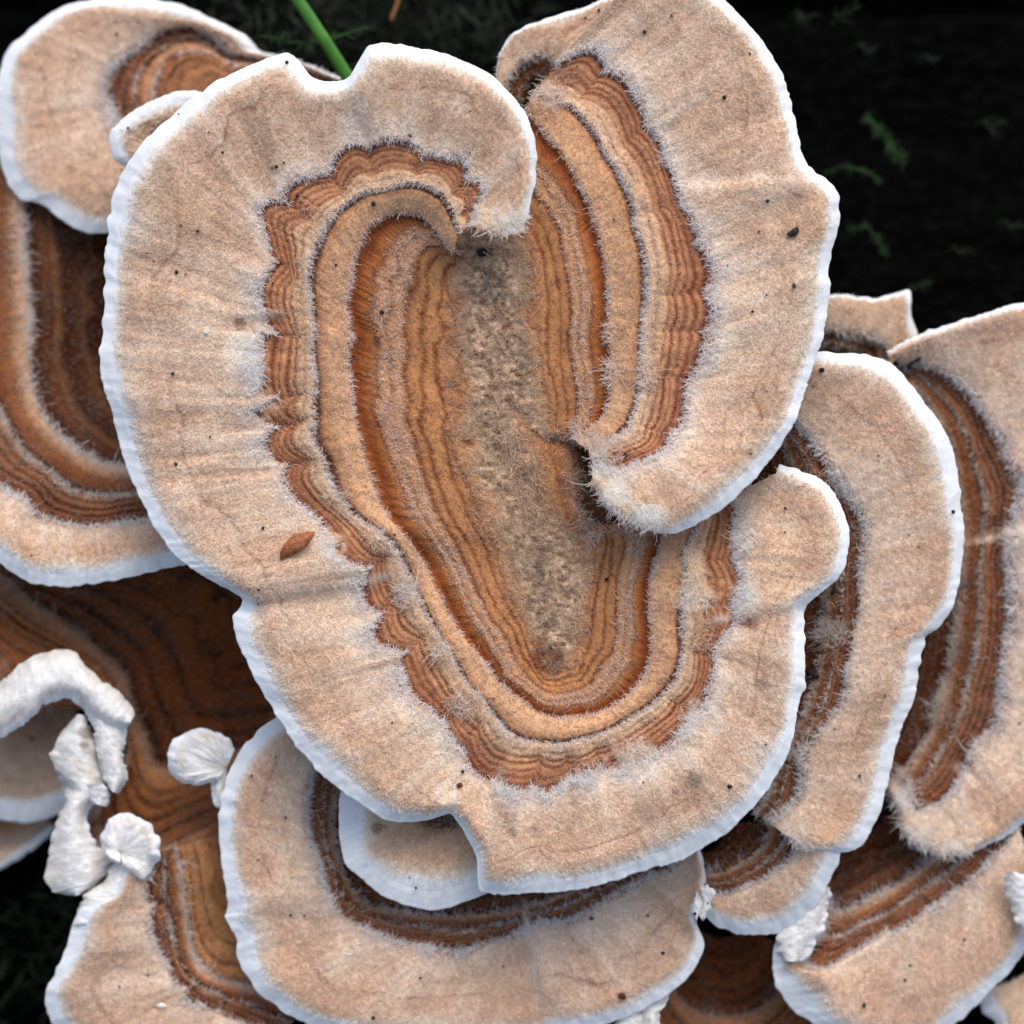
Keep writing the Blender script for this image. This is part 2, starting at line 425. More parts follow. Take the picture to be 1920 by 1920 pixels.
    w = ar * HP[..., 0] * patch
    tot = int(w.sum() / 9.0 * dens)
    if tot < 20: return o
    cdf = np.cumsum(w.ravel()); pick = np.searchsorted(cdf, rng.random(tot) * cdf[-1])
    pick = np.clip(pick, 0, ns * nt - 1)
    g = lambda A: A.reshape(ns * nt, -1)[pick]
    j1, j2 = rng.random((tot, 1)) - 0.5, rng.random((tot, 1)) - 0.5
    root = g(W3) + g(ds) * j1 + g(dt) * j2
    H = g(HP); n_, r_, l_ = g(nrm), g(rdir), g(ldir)
    gauss = rng.normal(size=(tot, 3))
    L = (H[:, 1] * hairlen * np.exp(rng.normal(size=tot) * 0.35) * U)[:, None]
    d = n_ * H[:, 2:3] + r_ * H[:, 3:4] + (l_ * gauss[:, :1] + r_ * gauss[:, 1:2]) * (0.35 + 0.35 * H[:, 4:5])
    d /= np.linalg.norm(d, axis=1, keepdims=True)
    curl = rng.normal(size=(tot, 3)) * 0.55 * H[:, 4:5]
    K = 5
    pts = np.empty((tot, K, 3)); pts[:, 0] = root - n_ * 0.8 * U
    for k in range(1, K):
        pts[:, k] = pts[:, k - 1] + d * L / (K - 1)
        d = d + curl * 0.9 - n_ * 0.10 * H[:, 4:5]
        d /= np.linalg.norm(d, axis=1, keepdims=True)
        low = ((pts[:, k] - root) * n_).sum(1)
        pts[:, k] += n_ * np.clip(0.6 * U - low, 0, None)[:, None]
    rad_ = (np.array([0.62, 0.58, 0.52, 0.42, 0.2]) * U)[None] * np.exp(rng.normal(size=(tot, 1)) * 0.2)
    hc = g(C); wh = np.clip(H[:, 5:6] + rng.normal(size=(tot, 1)) * 0.12, 0, 1)
    tgt = pig(prof.get('hair', (228, 222, 218))) + (pig((236, 238, 242)) - pig(prof.get('hair', (228, 222, 218)))) * sm(0.62, 0.95, wh)
    hc = hc + (tgt - hc) * wh
    hc = np.clip(hc * (1.04 + 0.14 * wh) * (1 + rng.normal(size=(tot, 1)) * 0.06), 0.01, 0.965)
    hair_obj('fuzz', pts, np.broadcast_to(rad_, (tot, K)), hc, M_FUZZ, inner)
    return o

# zone recipes -----------------------------------------------------
MAIN = dict(
    felt=1.0, growth=0.5, hair=(238, 227, 214),
    col=[(0, (176, 152, 122)), (.8, (178, 152, 120)), (1.0, (186, 142, 100)), (1.1, (192, 140, 96)), (1.3, (190, 136, 90)), (1.5, (184, 130, 86)),
         (1.6, (202, 154, 112)), (1.76, (196, 146, 104)), (1.84, (168, 104, 58)), (1.95, (140, 76, 38)), (2.03, (158, 96, 54)), (2.1, (210, 168, 128)), (2.5, (210, 168, 130)),
         (2.88, (190, 140, 100)), (2.97, (122, 76, 58)), (3.05, (152, 108, 84)), (3.12, (218, 186, 154)), (3.38, (214, 176, 140)), (3.48, (206, 158, 118)), (3.9, (188, 134, 96)),
         (3.97, (132, 80, 54)), (4.05, (186, 146, 118)), (4.12, (221, 201, 183)), (4.35, (219, 194, 172)), (4.7, (211, 181, 156)), (4.88, (208, 178, 154)),
         (5.02, (212, 190, 170)), (5.22, (218, 203, 188)), (5.42, (226, 219, 212)), (5.54, (237, 239, 242)), (5.7, (239, 243, 247)), (6, (240, 244, 248))],
    lines=[(1.10, .02, (136, 76, 42), .8, .6), (1.22, .022, (124, 60, 28), 1, .4), (1.36, .024, (122, 58, 27), 1, .4), (1.5, .028, (116, 54, 24), 1, .35),
           (1.66, .024, (130, 72, 42), .8, .5), (1.8, .03, (122, 64, 33), .85, .4), (1.96, .06, (128, 64, 31), .75, .4),
           (2.99, .05, (112, 62, 46), .85, .35), (3.25, .024, (122, 70, 48), .7, .8), (3.42, .03, (134, 66, 40), .97, .35), (3.55, .044, (122, 54, 32), 1, .22), (3.68, .032, (134, 66, 42), .97, .35), (3.8, .04, (124, 56, 34), 1, .25),
           (3.95, .055, (126, 62, 40), 1, .25), (4.3, .03, (200, 164, 132), .45, 1.0), (4.52, .025, (192, 154, 122), .5, 1.0), (4.72, .012, (146, 90, 62), 1, .85), (4.9, .011, (180, 128, 98), .6, 1.1)],
    relief=[(0, 0), (1, 0), (1.25, -3), (1.6, 3), (1.8, 1), (1.95, -7), (2.15, 3), (2.6, 6), (2.88, 2), (2.99, -8), (3.1, 5), (3.35, 2), (3.44, -1), (3.52, 0), (3.6, -2), (3.68, -1), (3.77, -2), (3.85, -1), (3.95, -5), (4.06, 5), (4.3, 7), (6, 4)],
    fuzz=[(0, (.9, 12, .5, 0, 2.6, .36)), (.85, (.9, 11, .5, 0, 2.4, .36)), (1.05, (.8, 12, .5, -.2, 1.2, .5)), (1.2, (.45, 6, .4, .3, .6, .3)), (1.5, (.5, 6, .4, .3, .7, .35)),
          (1.57, (1.2, 9, .6, -.3, 1.2, .7)), (1.64, (.8, 7, .6, -.3, 1.1, .5)), (1.7, (1.2, 9, .6, -.3, 1.2, .7)), (1.77, (.8, 8, .6, -.3, 1.1, .5)), (1.86, (.25, 5, .4, .3, .5, .25)), (2.0, (.15, 5, .4, .3, .5, .2)), (2.05, (1.4, 9, .7, -.8, .6, .9)), (2.2, (1.0, 8, .4, .4, .8, .5)),
          (2.6, (.8, 6, .35, .5, .6, .42)), (2.9, (.35, 6, .4, .4, .4, .25)), (3.0, (.3, 7, .5, .2, .8, .55)), (3.06, (1.5, 9, .8, -.9, .6, .9)), (3.25, (1.0, 8, .6, -.3, 1.2, .55)),
          (3.42, (.3, 6, .4, .4, .6, .3)), (3.9, (.25, 6, .4, .4, .6, .28)), (3.99, (.6, 8, .6, .2, 1.0, .75)), (4.04, (1.6, 12, .8, -.9, .6, 1.0)), (4.13, (1.3, 9, .7, -.5, .9, .85)), (4.22, (1.2, 7, .6, -.3, 1.1, .7)),
          (4.35, (1.2, 6.5, .42, .9, .6, .5)), (4.69, (1.1, 6.5, .4, .9, .5, .45)), (4.72, (.3, 4, .45, .6, .8, .35)), (4.75, (1.1, 6, .5, .6, .8, .45)), (4.9, (1.1, 6.5, .5, .7, .8, .5)), (5.1, (1.0, 7, .4, .9, .6, .6)), (5.35, (.7, 6, .3, .9, .5, .8)), (5.5, (.25, 5, .3, .9, .4, 1)), (5.6, (0, 4, .3, .9, .3, 1)), (6, (0, 4, .3, .9, .3, 1))])

def deepen(p, lo, hi, f):
    "richer pigment between two zones"
    p['col'] = [(t, tuple(v * (f ** g) for v, g in zip(c, (.75, 1.05, 1.3)))) if lo <= t <= hi else (t, c) for t, c in p['col']]
    p['lines'] = [(t, w, tuple(v * f for v in c), st, br) if lo <= t <= hi else (t, w, c, st, br) for t, w, c, st, br in p['lines']]
deepen(MAIN, 1.05, 2.04, .95)
deepen(MAIN, 2.9, 3.06, .92)
deepen(MAIN, 3.2, 3.99, .96)
MAIN['fuzz'] = [(t, tuple([h[0] * .75] + list(h[1:5]) + [h[5] * .8])) if 1.1 < t < 1.55 or 1.8 < t < 2.02 else (t, h) for t, h in MAIN['fuzz']]

def variant(src, cols=None, **kw):
    d = dict(src); d.update(kw)
    if cols: d['col'] = cols
    return d

SEC = variant(MAIN, felt=0.0, growth=0.4,  # browns darker than in MAIN: shade among the caps put into the colour
    cols=[(0, (80, 40, 18)), (.4, (74, 36, 16)), (.6, (118, 72, 42)), (.8, (92, 48, 21)), (1.0, (84, 42, 18)), (1.15, (136, 90, 58)), (1.3, (104, 58, 30)), (1.45, (88, 46, 22)), (1.55, (140, 94, 62)), (1.7, (112, 64, 34)), (1.8, (84, 42, 20)), (1.92, (104, 58, 30)), (2.0, (188, 152, 122)), (2.12, (192, 150, 116)), (2.4, (150, 98, 60)),
          (2.85, (128, 76, 46)), (3.0, (92, 50, 32)), (3.12, (178, 134, 102)), (3.4, (158, 106, 72)), (3.9, (148, 96, 65)), (3.97, (116, 66, 46)), (4.05, (170, 126, 100)), (4.14, (221, 200, 182)),
          (4.5, (219, 191, 167)), (4.85, (209, 174, 147)), (4.98, (209, 178, 153)), (5.12, (217, 199, 182)), (5.32, (226, 219, 211)), (5.46, (237, 240, 243)), (5.6, (239, 243, 247)), (6, (241, 244, 247))])
SEC['lines'] = [(.7, .05, (70, 32, 12), .6, .6), (1.2, .04, (78, 38, 16), .8, .5), (1.6, .04, (76, 36, 16), .8, .5), (1.88, .05, (84, 42, 18), .8, .4), (3.0, .06, (74, 38, 28), .9, .3), (3.22, .04, (92, 46, 32), .9, .35),
                (3.42, .045, (80, 36, 25), .97, .3), (3.62, .05, (74, 33, 24), 1, .25), (3.8, .045, (80, 38, 27), .97, .3), (3.96, .05, (88, 46, 33), .9, .35), (4.4, .03, (196, 158, 124), .5, 1.0), (4.68, .014, (152, 98, 66), .9, .9)]
SEC['fuzz'] = [(0, (.2, 8, .5, .2, .8, .2)), (1.2, (.3, 8, .5, .2, .8, .25)), (1.9, (.3, 8, .5, .2, .8, .25)), (1.99, (1.6, 19, .9, -.7, .6, .95)), (2.15, (.9, 10, .6, .2, .8, .5)), (2.5, (.3, 7, .4, .5, .4, .25)), (2.95, (.3, 7, .4, .5, .4, .25)),
               (3.08, (1.3, 14, .8, -.7, .7, .8)), (3.2, (.35, 8, .5, .2, .8, .3)), (3.9, (.3, 7, .5, .2, .8, .28)), (4.03, (1.6, 14, .8, -.8, .7, 1.0)), (4.15, (1.2, 10, .6, -.2, 1.1, .65)), (4.4, (1.1, 8.5, .55, .5, 1.0, .6)), (4.9, (1.0, 8, .5, .7, .9, .55)),
               (5.1, (.9, 8, .4, .9, .6, .7)), (5.35, (.6, 6, .3, .9, .4, .9)), (5.5, (0, 4, .3, .9, .3, 1)), (6, (0, 4, .3, .9, .3, 1))]
deepen(SEC, 0, 1.95, .88)
deepen(SEC, 2.2, 4.0, .86)
# a lobe without brown zones
PALE = variant(SEC, cols=[(0, (154, 108, 72)), (1, (186, 146, 110)), (2, (206, 180, 154)), (4.9, (208, 184, 160)), (5.1, (218, 206, 194)), (5.3, (238, 240, 242)), (6, (240, 243, 247))])
PALE['lines'] = [(3.6, .05, (176, 124, 90), .4, 1.0)]
PALE['fuzz'] = [(0, (.8, 12, .5, .5, .8, .5)), (4.9, (.9, 12, .5, .6, .8, .6)), (5.1, (.7, 10, .4, .9, .5, .9)), (5.5, (.05, 5, .3, .9, .3, 1)), (6, (0, 4, .3, .9, .3, 1))]
PALE['relief'] = [(0, 0), (6, 0)]
# white unpigmented growth, crease shading painted in towards the centre
WHITE = variant(PALE, cols=[(0, (214, 208, 200)), (1.5, (228, 226, 222)), (3, (232, 231, 229)), (4.5, (226, 224, 221)), (6, (236, 239, 243))], growth=0.2)
WHITE['lines'] = []
WHITE['fuzz'] = [(0, (.0, 8, .5, .5, .8, 1)), (6, (0, 5, .3, .9, .3, 1))]
WHITE['relief'] = [(0, 0), (6, 0)]
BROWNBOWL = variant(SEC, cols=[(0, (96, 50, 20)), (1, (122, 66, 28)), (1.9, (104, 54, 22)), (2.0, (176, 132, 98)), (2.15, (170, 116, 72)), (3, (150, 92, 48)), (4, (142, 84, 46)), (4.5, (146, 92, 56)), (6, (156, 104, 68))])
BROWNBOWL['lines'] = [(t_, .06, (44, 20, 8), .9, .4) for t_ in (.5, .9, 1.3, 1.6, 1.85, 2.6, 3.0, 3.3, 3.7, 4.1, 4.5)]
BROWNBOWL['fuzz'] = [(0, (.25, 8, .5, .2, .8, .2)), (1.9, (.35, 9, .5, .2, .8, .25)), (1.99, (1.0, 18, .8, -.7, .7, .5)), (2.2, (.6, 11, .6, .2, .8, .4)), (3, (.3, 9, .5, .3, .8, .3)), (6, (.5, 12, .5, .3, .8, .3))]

GREYED = SEC

def rings_from(st, white=34, white_explicit=None):
    "stations of (edge, pale boundary, inner band, attachment) -> the seven followed lines"
    st = np.asarray(st, float)
    t6, t4, t2, t0 = st[:, 0], st[:, 1], st[:, 2], st[:, 3]
    d = t4 - t6; ln = np.linalg.norm(d, axis=1, keepdims=True) + 1e-6
    wd = np.asarray(white, float).reshape(-1, 1) if np.ndim(white) else white
    t5 = t6 + d * np.clip(wd / ln, 0, 0.85)
    if white_explicit is not None: t5 = np.asarray(white_explicit, float)
    return np.stack([t0, (t0 + t2) / 2, t2, t2 * .6 + t4 * .4, t4, t5, t6])

def base_of(st0, z):
    c = np.asarray(st0, float).mean(0)
    return world_pt(c[0], c[1], z)

# ---- the great central bracket: three lobes grown together round one felted hollow
MS = [  # grey felt centre, felt edge, dark line, groove, outer dark line, start of white, edge
 ((915,490),(882,488),(850,474),(858,442),(884,424),(950,440),(975,432)),
 ((916,495),(878,490),(838,460),(850,420),(900,392),(985,345),(1000,345)),
 ((918,500),(874,495),(822,438),(840,397),(905,350),(973,262),(1000,262)),
 ((920,505),(870,502),(806,420),(826,376),(882,303),(950,205),(977,205)),
 ((922,512),(868,510),(785,406),(800,361),(838,292),(898,163),(918,141)),
 ((923,520),(865,518),(757,401),(766,352),(795,268),(835,137),(850,109)),
 ((924,530),(862,528),(735,402),(735,352),(745,258),(763,122),(770,92)),
 ((925,545),(860,542),(712,411),(702,358),(690,258),(703,125),(692,89)),
 ((926,560),(859,556),(697,424),(675,370),(650,275),(652,178),(648,154)),
 ((928,575),(858,571),(685,438),(655,387),(600,320),(585,180),(590,150)),
 ((929,592),(858,590),(674,465),(634,408),(550,350),(525,148),(538,104)),
 ((931,612),(858,610),(666,500),(612,440),(502,366),(440,185),(425,148)),
 ((933,640),(858,640),(660,540),(597,480),(480,412),(333,272),(296,241)),
 ((936,670),(859,670),(656,580),(585,530),(486,480),(266,368),(225,345)),
 ((940,705),(862,705),(654,620),(580,580),(482,560),(246,480),(202,460)),
 ((945,740),(866,740),(655,665),(584,640),(478,630),(242,590),(198,585)),
 ((950,780),(872,780),(660,710),(590,700),(480,705),(234,685),(190,685)),
 ((957,825),(880,825),(667,765),(600,765),(492,785),(264,790),(215,785)),
 ((966,870),(892,870),(677,822),(612,830),(500,860),(290,880),(243,880)),
 ((977,915),(908,915),(692,885),(632,895),(530,925),(330,960),(285,975)),
 ((988,960),(925,960),(712,945),(672,960),(590,985),(378,1030),(330,1040)),
 ((1000,1010),(945,1010),(755,1000),(727,1003),(655,1045),(440,1085),(390,1085)),
 ((1012,1060),(960,1060),(793,1055),(760,1052),(690,1100),(495,1130),(458,1124)),
 ((1020,1105),(972,1105),(820,1110),(783,1107),(710,1165),(500,1180),(440,1165)),
 ((1026,1145),(985,1145),(846,1162),(808,1162),(735,1225),(535,1280),(478,1265)),
 ((1030,1180),(998,1180),(893,1222),(845,1233),(765,1285),(592,1360),(545,1375)),
 ((1033,1205),(1012,1212),(918,1255),(877,1283),(815,1345),(650,1425),(610,1455)),
 ((1034,1218),(1020,1232),(945,1287),(907,1315),(855,1400),(738,1500),(720,1534)),
 ((1035,1222),(1026,1242),(970,1308),(935,1342),(885,1440),(808,1512),(800,1537)),
 ((1036,1224),(1033,1250),(985,1320),(955,1368),(905,1460),(858,1512),(850,1528)),
 ((1037,1225),(1038,1253),(1000,1330),(975,1382),(935,1470),(912,1585),(893,1602)),
 ((1038,1225),(1042,1254),(1020,1338),(1000,1390),(970,1477),(930,1635),(905,1668)),
 ((1039,1224),(1048,1252),(1045,1344),(1030,1393),(1020,1482),(1010,1630),(1005,1671)),
 ((1040,1222),(1056,1246),(1073,1346),(1068,1390),(1080,1462),(1102,1618),(1107,1660)),
 ((1040,1218),(1062,1238),(1105,1341),(1115,1377),(1140,1447),(1183,1595),(1190,1635)),
 ((1040,1212),(1068,1228),(1140,1329),(1165,1352),(1200,1418),(1268,1562),(1285,1605)),
 ((1040,1202),(1073,1215),(1170,1310),(1205,1325),(1260,1375),(1352,1508),(1385,1540)),
 ((1039,1188),(1077,1200),(1195,1285),(1240,1295),(1305,1330),(1422,1425),(1455,1455)),
 ((1038,1170),(1080,1180),(1212,1255),(1262,1260),(1335,1275),(1462,1345),(1493,1350)),
 ((1035,1145),(1083,1150),(1220,1210),(1272,1215),(1345,1220),(1474,1258),(1505,1265)),
 ((1031,1115),(1088,1120),(1215,1150),(1272,1160),(1375,1165),(1475,1182),(1507,1180)),
 ((1026,1085),(1092,1090),(1216,1105),(1275,1105),(1400,1120),(1488,1124),(1512,1133)),
 ((1020,1055),(1096,1060),(1222,1065),(1280,1060),(1395,1060),(1542,1082),(1572,1080)),
 ((1013,1028),(1098,1030),(1230,1030),(1290,1025),(1390,1010),(1558,1000),(1590,990)),
 ((1007,1005),(1098,1005),(1236,1003),(1300,995),(1390,970),(1528,922),(1545,905)),
 ((1003,988),(1096,985),(1238,980),(1300,965),(1370,930),(1455,888),(1460,872)),
]
RS = [
 ((862,452),(915,385),(985,205),(1005,175),(1050,110),(1165,-15),(1185,-45)),
 ((878,478),(940,425),(1015,245),(1050,192),(1110,88),(1250,-55),(1275,-75)),
 ((900,490),(962,450),(1040,278),(1083,217),(1158,138),(1325,2),(1348,-8)),
 ((927,500),(975,470),(1068,325),(1123,267),(1200,185),(1383,62),(1408,55)),
 ((928,520),(980,495),(1092,370),(1150,315),(1240,250),(1433,152),(1465,140)),
 ((929,540),(984,520),(1110,405),(1172,365),(1270,325),(1460,240),(1490,230)),
 ((931,565),(988,545),(1122,440),(1188,415),(1298,385),(1480,322),(1507,308)),
 ((933,590),(991,575),(1130,490),(1198,465),(1315,455),(1532,372),(1563,354)),
 ((935,615),(995,605),(1136,545),(1204,525),(1324,515),(1538,438),(1570,428)),
 ((937,645),(998,640),(1139,600),(1206,585),(1324,580),(1524,505),(1552,500)),
 ((940,685),(1002,682),(1142,650),(1204,640),(1318,645),(1520,582),(1550,572)),
 ((943,720),(1005,717),(1143,690),(1202,690),(1308,700),(1503,658),(1534,650)),
 ((947,755),(1008,752),(1142,725),(1198,730),(1295,750),(1478,722),(1509,728)),
 ((953,785),(1012,785),(1138,755),(1185,765),(1275,800),(1448,790),(1483,797)),
 ((960,800),(1016,803),(1130,780),(1170,795),(1250,830),(1398,855),(1428,882)),
 ((990,812),(1030,812),(1115,800),(1155,815),(1220,855),(1325,925),(1342,957)),
 ((1020,816),(1045,816),(1105,812),(1140,830),(1190,872),(1258,970),(1273,996)),
 ((1050,820),(1060,820),(1092,822),(1128,842),(1165,888),(1212,978),(1222,992)),
 ((1062,822),(1066,822),(1085,824),(1115,847),(1132,890),(1148,945),(1155,962)),
 ((1068,823),(1069,823),(1078,824),(1108,850),(1112,880),(1113,902),(1114,912)),
]
CS = [  # little bridge of flesh beside the hole
 ((930,770),(970,770),(985,772),(1000,775),(1015,778),(1035,795),(1066,812)),
 ((935,800),(990,805),(1010,805),(1025,806),(1045,815),(1060,822),(1078,832)),
 ((944,840),(1005,845),(1022,845),(1040,845),(1055,848),(1068,850),(1082,852)),
 ((954,880),(1018,885),(1035,885),(1052,885),(1065,886),(1078,888),(1090,890)),
 ((966,930),(1032,935),(1046,935),(1058,935),(1070,935),(1080,935),(1090,932)),
 ((976,965),(1045,970),(1058,970),(1070,970),(1082,970),(1092,968),(1102,964)),
 ((985,1000),(1070,1000),(1080,1000),(1090,1000),(1098,1000),(1104,998),(1112,994)),
]
for k_ in range(33, 46): MS[k_] = ((MS[k_][0][0] - 16, MS[k_][0][1]),) + MS[k_][1:]
RS = [((r_[0][0] - 16, r_[0][1] + 2),) + r_[1:] for r_ in RS]
MS, RS, CS = [np.transpose(np.asarray(a, float), (1, 0, 2)) for a in (MS, RS, CS)]
zM = np.interp(np.arange(46), [0, 3, 9, 14, 21, 22, 24, 28, 30, 33, 39, 42, 45], [52, 46, 14, 6, 0, -14, -4, -8, -10, 0, -6, -20, -62])
zR = np.interp(np.arange(20), [0, 3, 7, 12, 15, 19], [-50, -38, -12, 6, 34, 46])
ZR = [-46, -40, -18, -8, 0, 22, 4]
mb = base_of([(960, 800)], -480)
main = thing('bracket_fungus', 'largest bracket fungus, banded tan and brown, its lobes fused round a grey felted hollow', 'fungus', mb, 'banded bracket fungi on the log')
sheet(main, mb, MS, ZR, zM, MAIN, 3, 'lobe', dens=1.0, lobes=0.42, margin=True, nest=True, short='largest bracket', edge=3.2,
      tufts=[(1110,992,35,.8), (1150,990,30,.7), (1200,988,40,.6), (1260,985,40,.6), (950,425,60,.9), (900,440,40,.7), (470,695,34,.7), (468,640,24,.5), (1400,1010,45,.9), (1400,1120,40,1), (1300,1120,45,.9), (1295,1060,40,.8), (1320,1190,40,.6), (1100,1450,40,.7), (1190,1410,50,.8), (1290,1360,40,.7), (940,1490,40,.6), (700,1010,30,.7), (760,1110,35,.9), (820,1220,35,.8), (870,1320,40,.8), (640,930,35,.6), (570,620,25,.5), (590,400,40,.6)],
      steps=[(455,1128,740,1085,10,8,60), (905,1660,945,1450,-14,6,70), (655,160,690,250,9,8,50), (440,600,520,590,7,5,30), (1330,1168,1512,1134,9,8,50), (1385,1150,1400,985,-9,6,30)], label='wide left and lower lobe curling over at its top end',
      whitepatch=[(455, 655, 45, (236, 224, 214), .8), (385, 612, 50, (232, 214, 198), .6), (465, 700, 30, (234, 222, 212), .8), (660, 235, 30, (232, 216, 202), .7), (1440, 1030, 55, (230, 204, 176), .7), (1395, 1020, 26, (240, 230, 216), .8), (1400, 1120, 30, (232, 212, 184), .8), (1300, 1110, 40, (228, 200, 162), .8), (1295, 1060, 30, (226, 198, 164), .7), (940, 430, 50, (236, 220, 204), .8), (840, 1490, 40, (236, 228, 220), .6), (1330, 1350, 45, (232, 216, 204), .6), (1190, 1430, 50, (236, 222, 206), .6), (1395, 1165, 14, (128, 72, 48), .8), (1412, 1165, 16, (140, 84, 56), .7), (450, 607, 14, (140, 92, 62), .7), (500, 760, 30, (214, 180, 152), .6), (330, 930, 45, (232, 212, 196), .5), (1000, 1050, 40, (130, 112, 92), .5), (940, 680, 40, (134, 114, 92), .35), (1032, 1236, 34, (112, 58, 28), .8), (1015, 1200, 16, (140, 84, 48), .6), (1290, 1475, 36, (168, 132, 112), .5), (1215, 1520, 34, (180, 146, 124), .5),
                  (1300, 1462, 14, (104, 78, 70), .6), (1266, 1482, 10, (110, 84, 74), .5), (1425, 1285, 14, (124, 98, 88), .5), (960, 1560, 9, (130, 88, 74), .6), (1000, 1552, 9, (136, 92, 76), .5), (590, 1040, 60, (222, 196, 172), .8), (960, 1540, 24, (120, 84, 70), .5)])
sheet(main, mb, RS, ZR, zR, MAIN, 11, 'lobe', dens=1.0, lobes=0.22, margin=True, nest=True, short='tall right lobe', edge=3.2,
      tufts=[(1085,818,40,.7), (1110,838,30,.8), (1150,925,60,1), (1210,975,60,1), (1120,880,35,1), (1150,850,35,.7), (1150,700,30,.8), (1145,620,28,.6), (1215,700,40,.7), (1020,185,50,.8), (1060,140,30,.5), (1240,300,25,.6), (1310,460,25,.5)],
      steps=[(1290,350,1440,335,-10,6,40), (1240,240,1330,170,6,6,40)], label='tall right lobe ending in a free furry tip',
      whitepatch=[(1330, 345, 34, (236, 226, 216), .5), (1150, 930, 50, (236, 222, 206), .9), (1210, 975, 45, (238, 228, 216), .9), (1180, 925, 40, (232, 212, 190), .6), (1410, 520, 60, (232, 214, 198), .5)])
CPROF = variant(MAIN, cols=[(0, (172, 148, 118)), (1, (186, 142, 100)), (2, (190, 132, 84)), (3, (166, 112, 70)), (4, (188, 132, 88)), (5, (164, 108, 66)), (6, (112, 68, 38))])
CPROF['lines'] = [(2.5, .15, (118, 64, 32), .6, .6), (4.4, .2, (104, 56, 28), .7, .5)]
CPROF['fuzz'] = [(0, (1.1, 24, .5, 0, 1.7, .42)), (1, (.9, 18, .5, 0, 1.5, .4)), (2.5, (.4, 9, .5, .2, .8, .3)), (6, (.4, 9, .5, .2, .8, .3))]
CPROF['relief'] = [(0, 0), (6, 0)]
sheet(main, mb, CS, [-46, -42, -38, -34, -32, -32, -40], np.array([-60, -34, -10, 0, 0, -2, -10]), CPROF, 19, 'bridge', under=False, zlump=6, nest=True, short='largest bracket', edge=7, tufts=[(1075,825,30,.6), (1085,900,40,.5), (1095,970,40,.6)])

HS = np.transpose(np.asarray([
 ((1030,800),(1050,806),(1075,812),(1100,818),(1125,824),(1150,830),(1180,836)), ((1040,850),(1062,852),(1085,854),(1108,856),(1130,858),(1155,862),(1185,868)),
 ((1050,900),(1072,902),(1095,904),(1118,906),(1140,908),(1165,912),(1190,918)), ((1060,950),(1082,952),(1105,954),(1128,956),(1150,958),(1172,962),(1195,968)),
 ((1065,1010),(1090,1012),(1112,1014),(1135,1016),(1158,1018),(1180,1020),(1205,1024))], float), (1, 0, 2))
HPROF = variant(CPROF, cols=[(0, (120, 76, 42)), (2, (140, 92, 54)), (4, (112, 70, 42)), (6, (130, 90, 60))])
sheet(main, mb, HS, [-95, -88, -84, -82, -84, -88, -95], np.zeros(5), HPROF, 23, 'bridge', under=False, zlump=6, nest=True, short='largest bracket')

# ---- the other brackets
def bracket(label, st, z, prof, seed, zr=(-70, -50, -22, -10, 0, 16, 2), white=34, we=None, group='banded bracket fungi on the log', name='bracket_fungus', zoff=0.0, **kw):
    st = np.asarray(st, float)
    b = base_of(st[:, 3], -480)
    o = thing(name, label, 'fungus', b, group)
    zr = np.asarray(zr, float) + z
    kw.setdefault('margin', bool(np.max(white) > 10)); kw.setdefault('edge', 3.2)
    sheet(o, b, rings_from(st, white, we), zr, zoff if np.ndim(zoff) else np.full(len(st), zoff), prof, seed, **kw)
    return o, b

bracket('pale blurred bracket with a small brown centre in the upper left corner',
  [((640,148),(636,152),(600,160),(500,190)),((560,116),(548,122),(525,135),(490,180)),((483,95),(432,97),(420,115),(440,170)),((463,70),(400,68),(395,100),(430,170)),((400,37),(352,48),(370,95),(425,170)),((333,13),(305,58),(345,95),(420,170)),
   ((250,0),(277,78),(325,105),(415,170)),((173,0),(255,97),(310,115),(412,170)),((110,18),(238,118),(300,128),(410,172)),((50,63),(222,132),(290,145),(408,175)),((12,102),(213,150),(285,165),(406,178)),((-6,170),(212,180),(285,185),(405,182)),
   ((0,267),(216,212),(290,210),(406,188)),((5,315),(225,235),(300,225),(408,192)),((40,372),(245,260),(310,240),(410,196)),((80,381),(265,280),(320,250),(413,200)),((143,430),(295,295),(335,255),(418,203)),((200,436),(320,300),(350,255),(424,205)),((280,430),(350,300),(370,255),(430,206)),((360,390),(380,290),(390,250),(438,206))],
  -250, variant(SEC, cols=[(0, (176, 128, 92)), (1.5, (170, 118, 80)), (1.9, (146, 88, 56)), (2.0, (190, 148, 114)), (2.6, (184, 132, 94)), (3, (142, 84, 54))] + [c for c in SEC['col'] if c[0] >= 3.1]), 31, white=np.array([2,4,20]+[26]*4+[20,22,28,34,34,34,34,40,44,46,46,44,40]), step=(7,4.5), dens=.8, zoff=np.linspace(-110, 20, 20), short='blurred upper bracket', tilt=(.12, -.05))
bracket('small pale lobe resting on the blurred upper bracket, tucked behind the largest bracket',
  [((440,170),(420,215),(410,240),(400,260)),((393,175),(385,215),(380,240),(375,255)),((340,173),(345,215),(350,240),(355,252)),((283,193),(305,225),(320,240),(340,252)),((240,218),(275,238),(300,246),(335,256)),((212,245),(262,255),(292,258),(332,262)),((208,270),(262,270),(292,268),(334,268)),((216,294),(268,282),(298,276),(340,274)),((235,308),(285,290),(312,282),(350,280)),((300,310),(320,300),(340,292),(370,285))],
  -120, PALE, 37, white=26, step=(7,4.5), dens=.8, zr=(-60,-40,-15,-5,0,6,-4), short='small pale lobe')
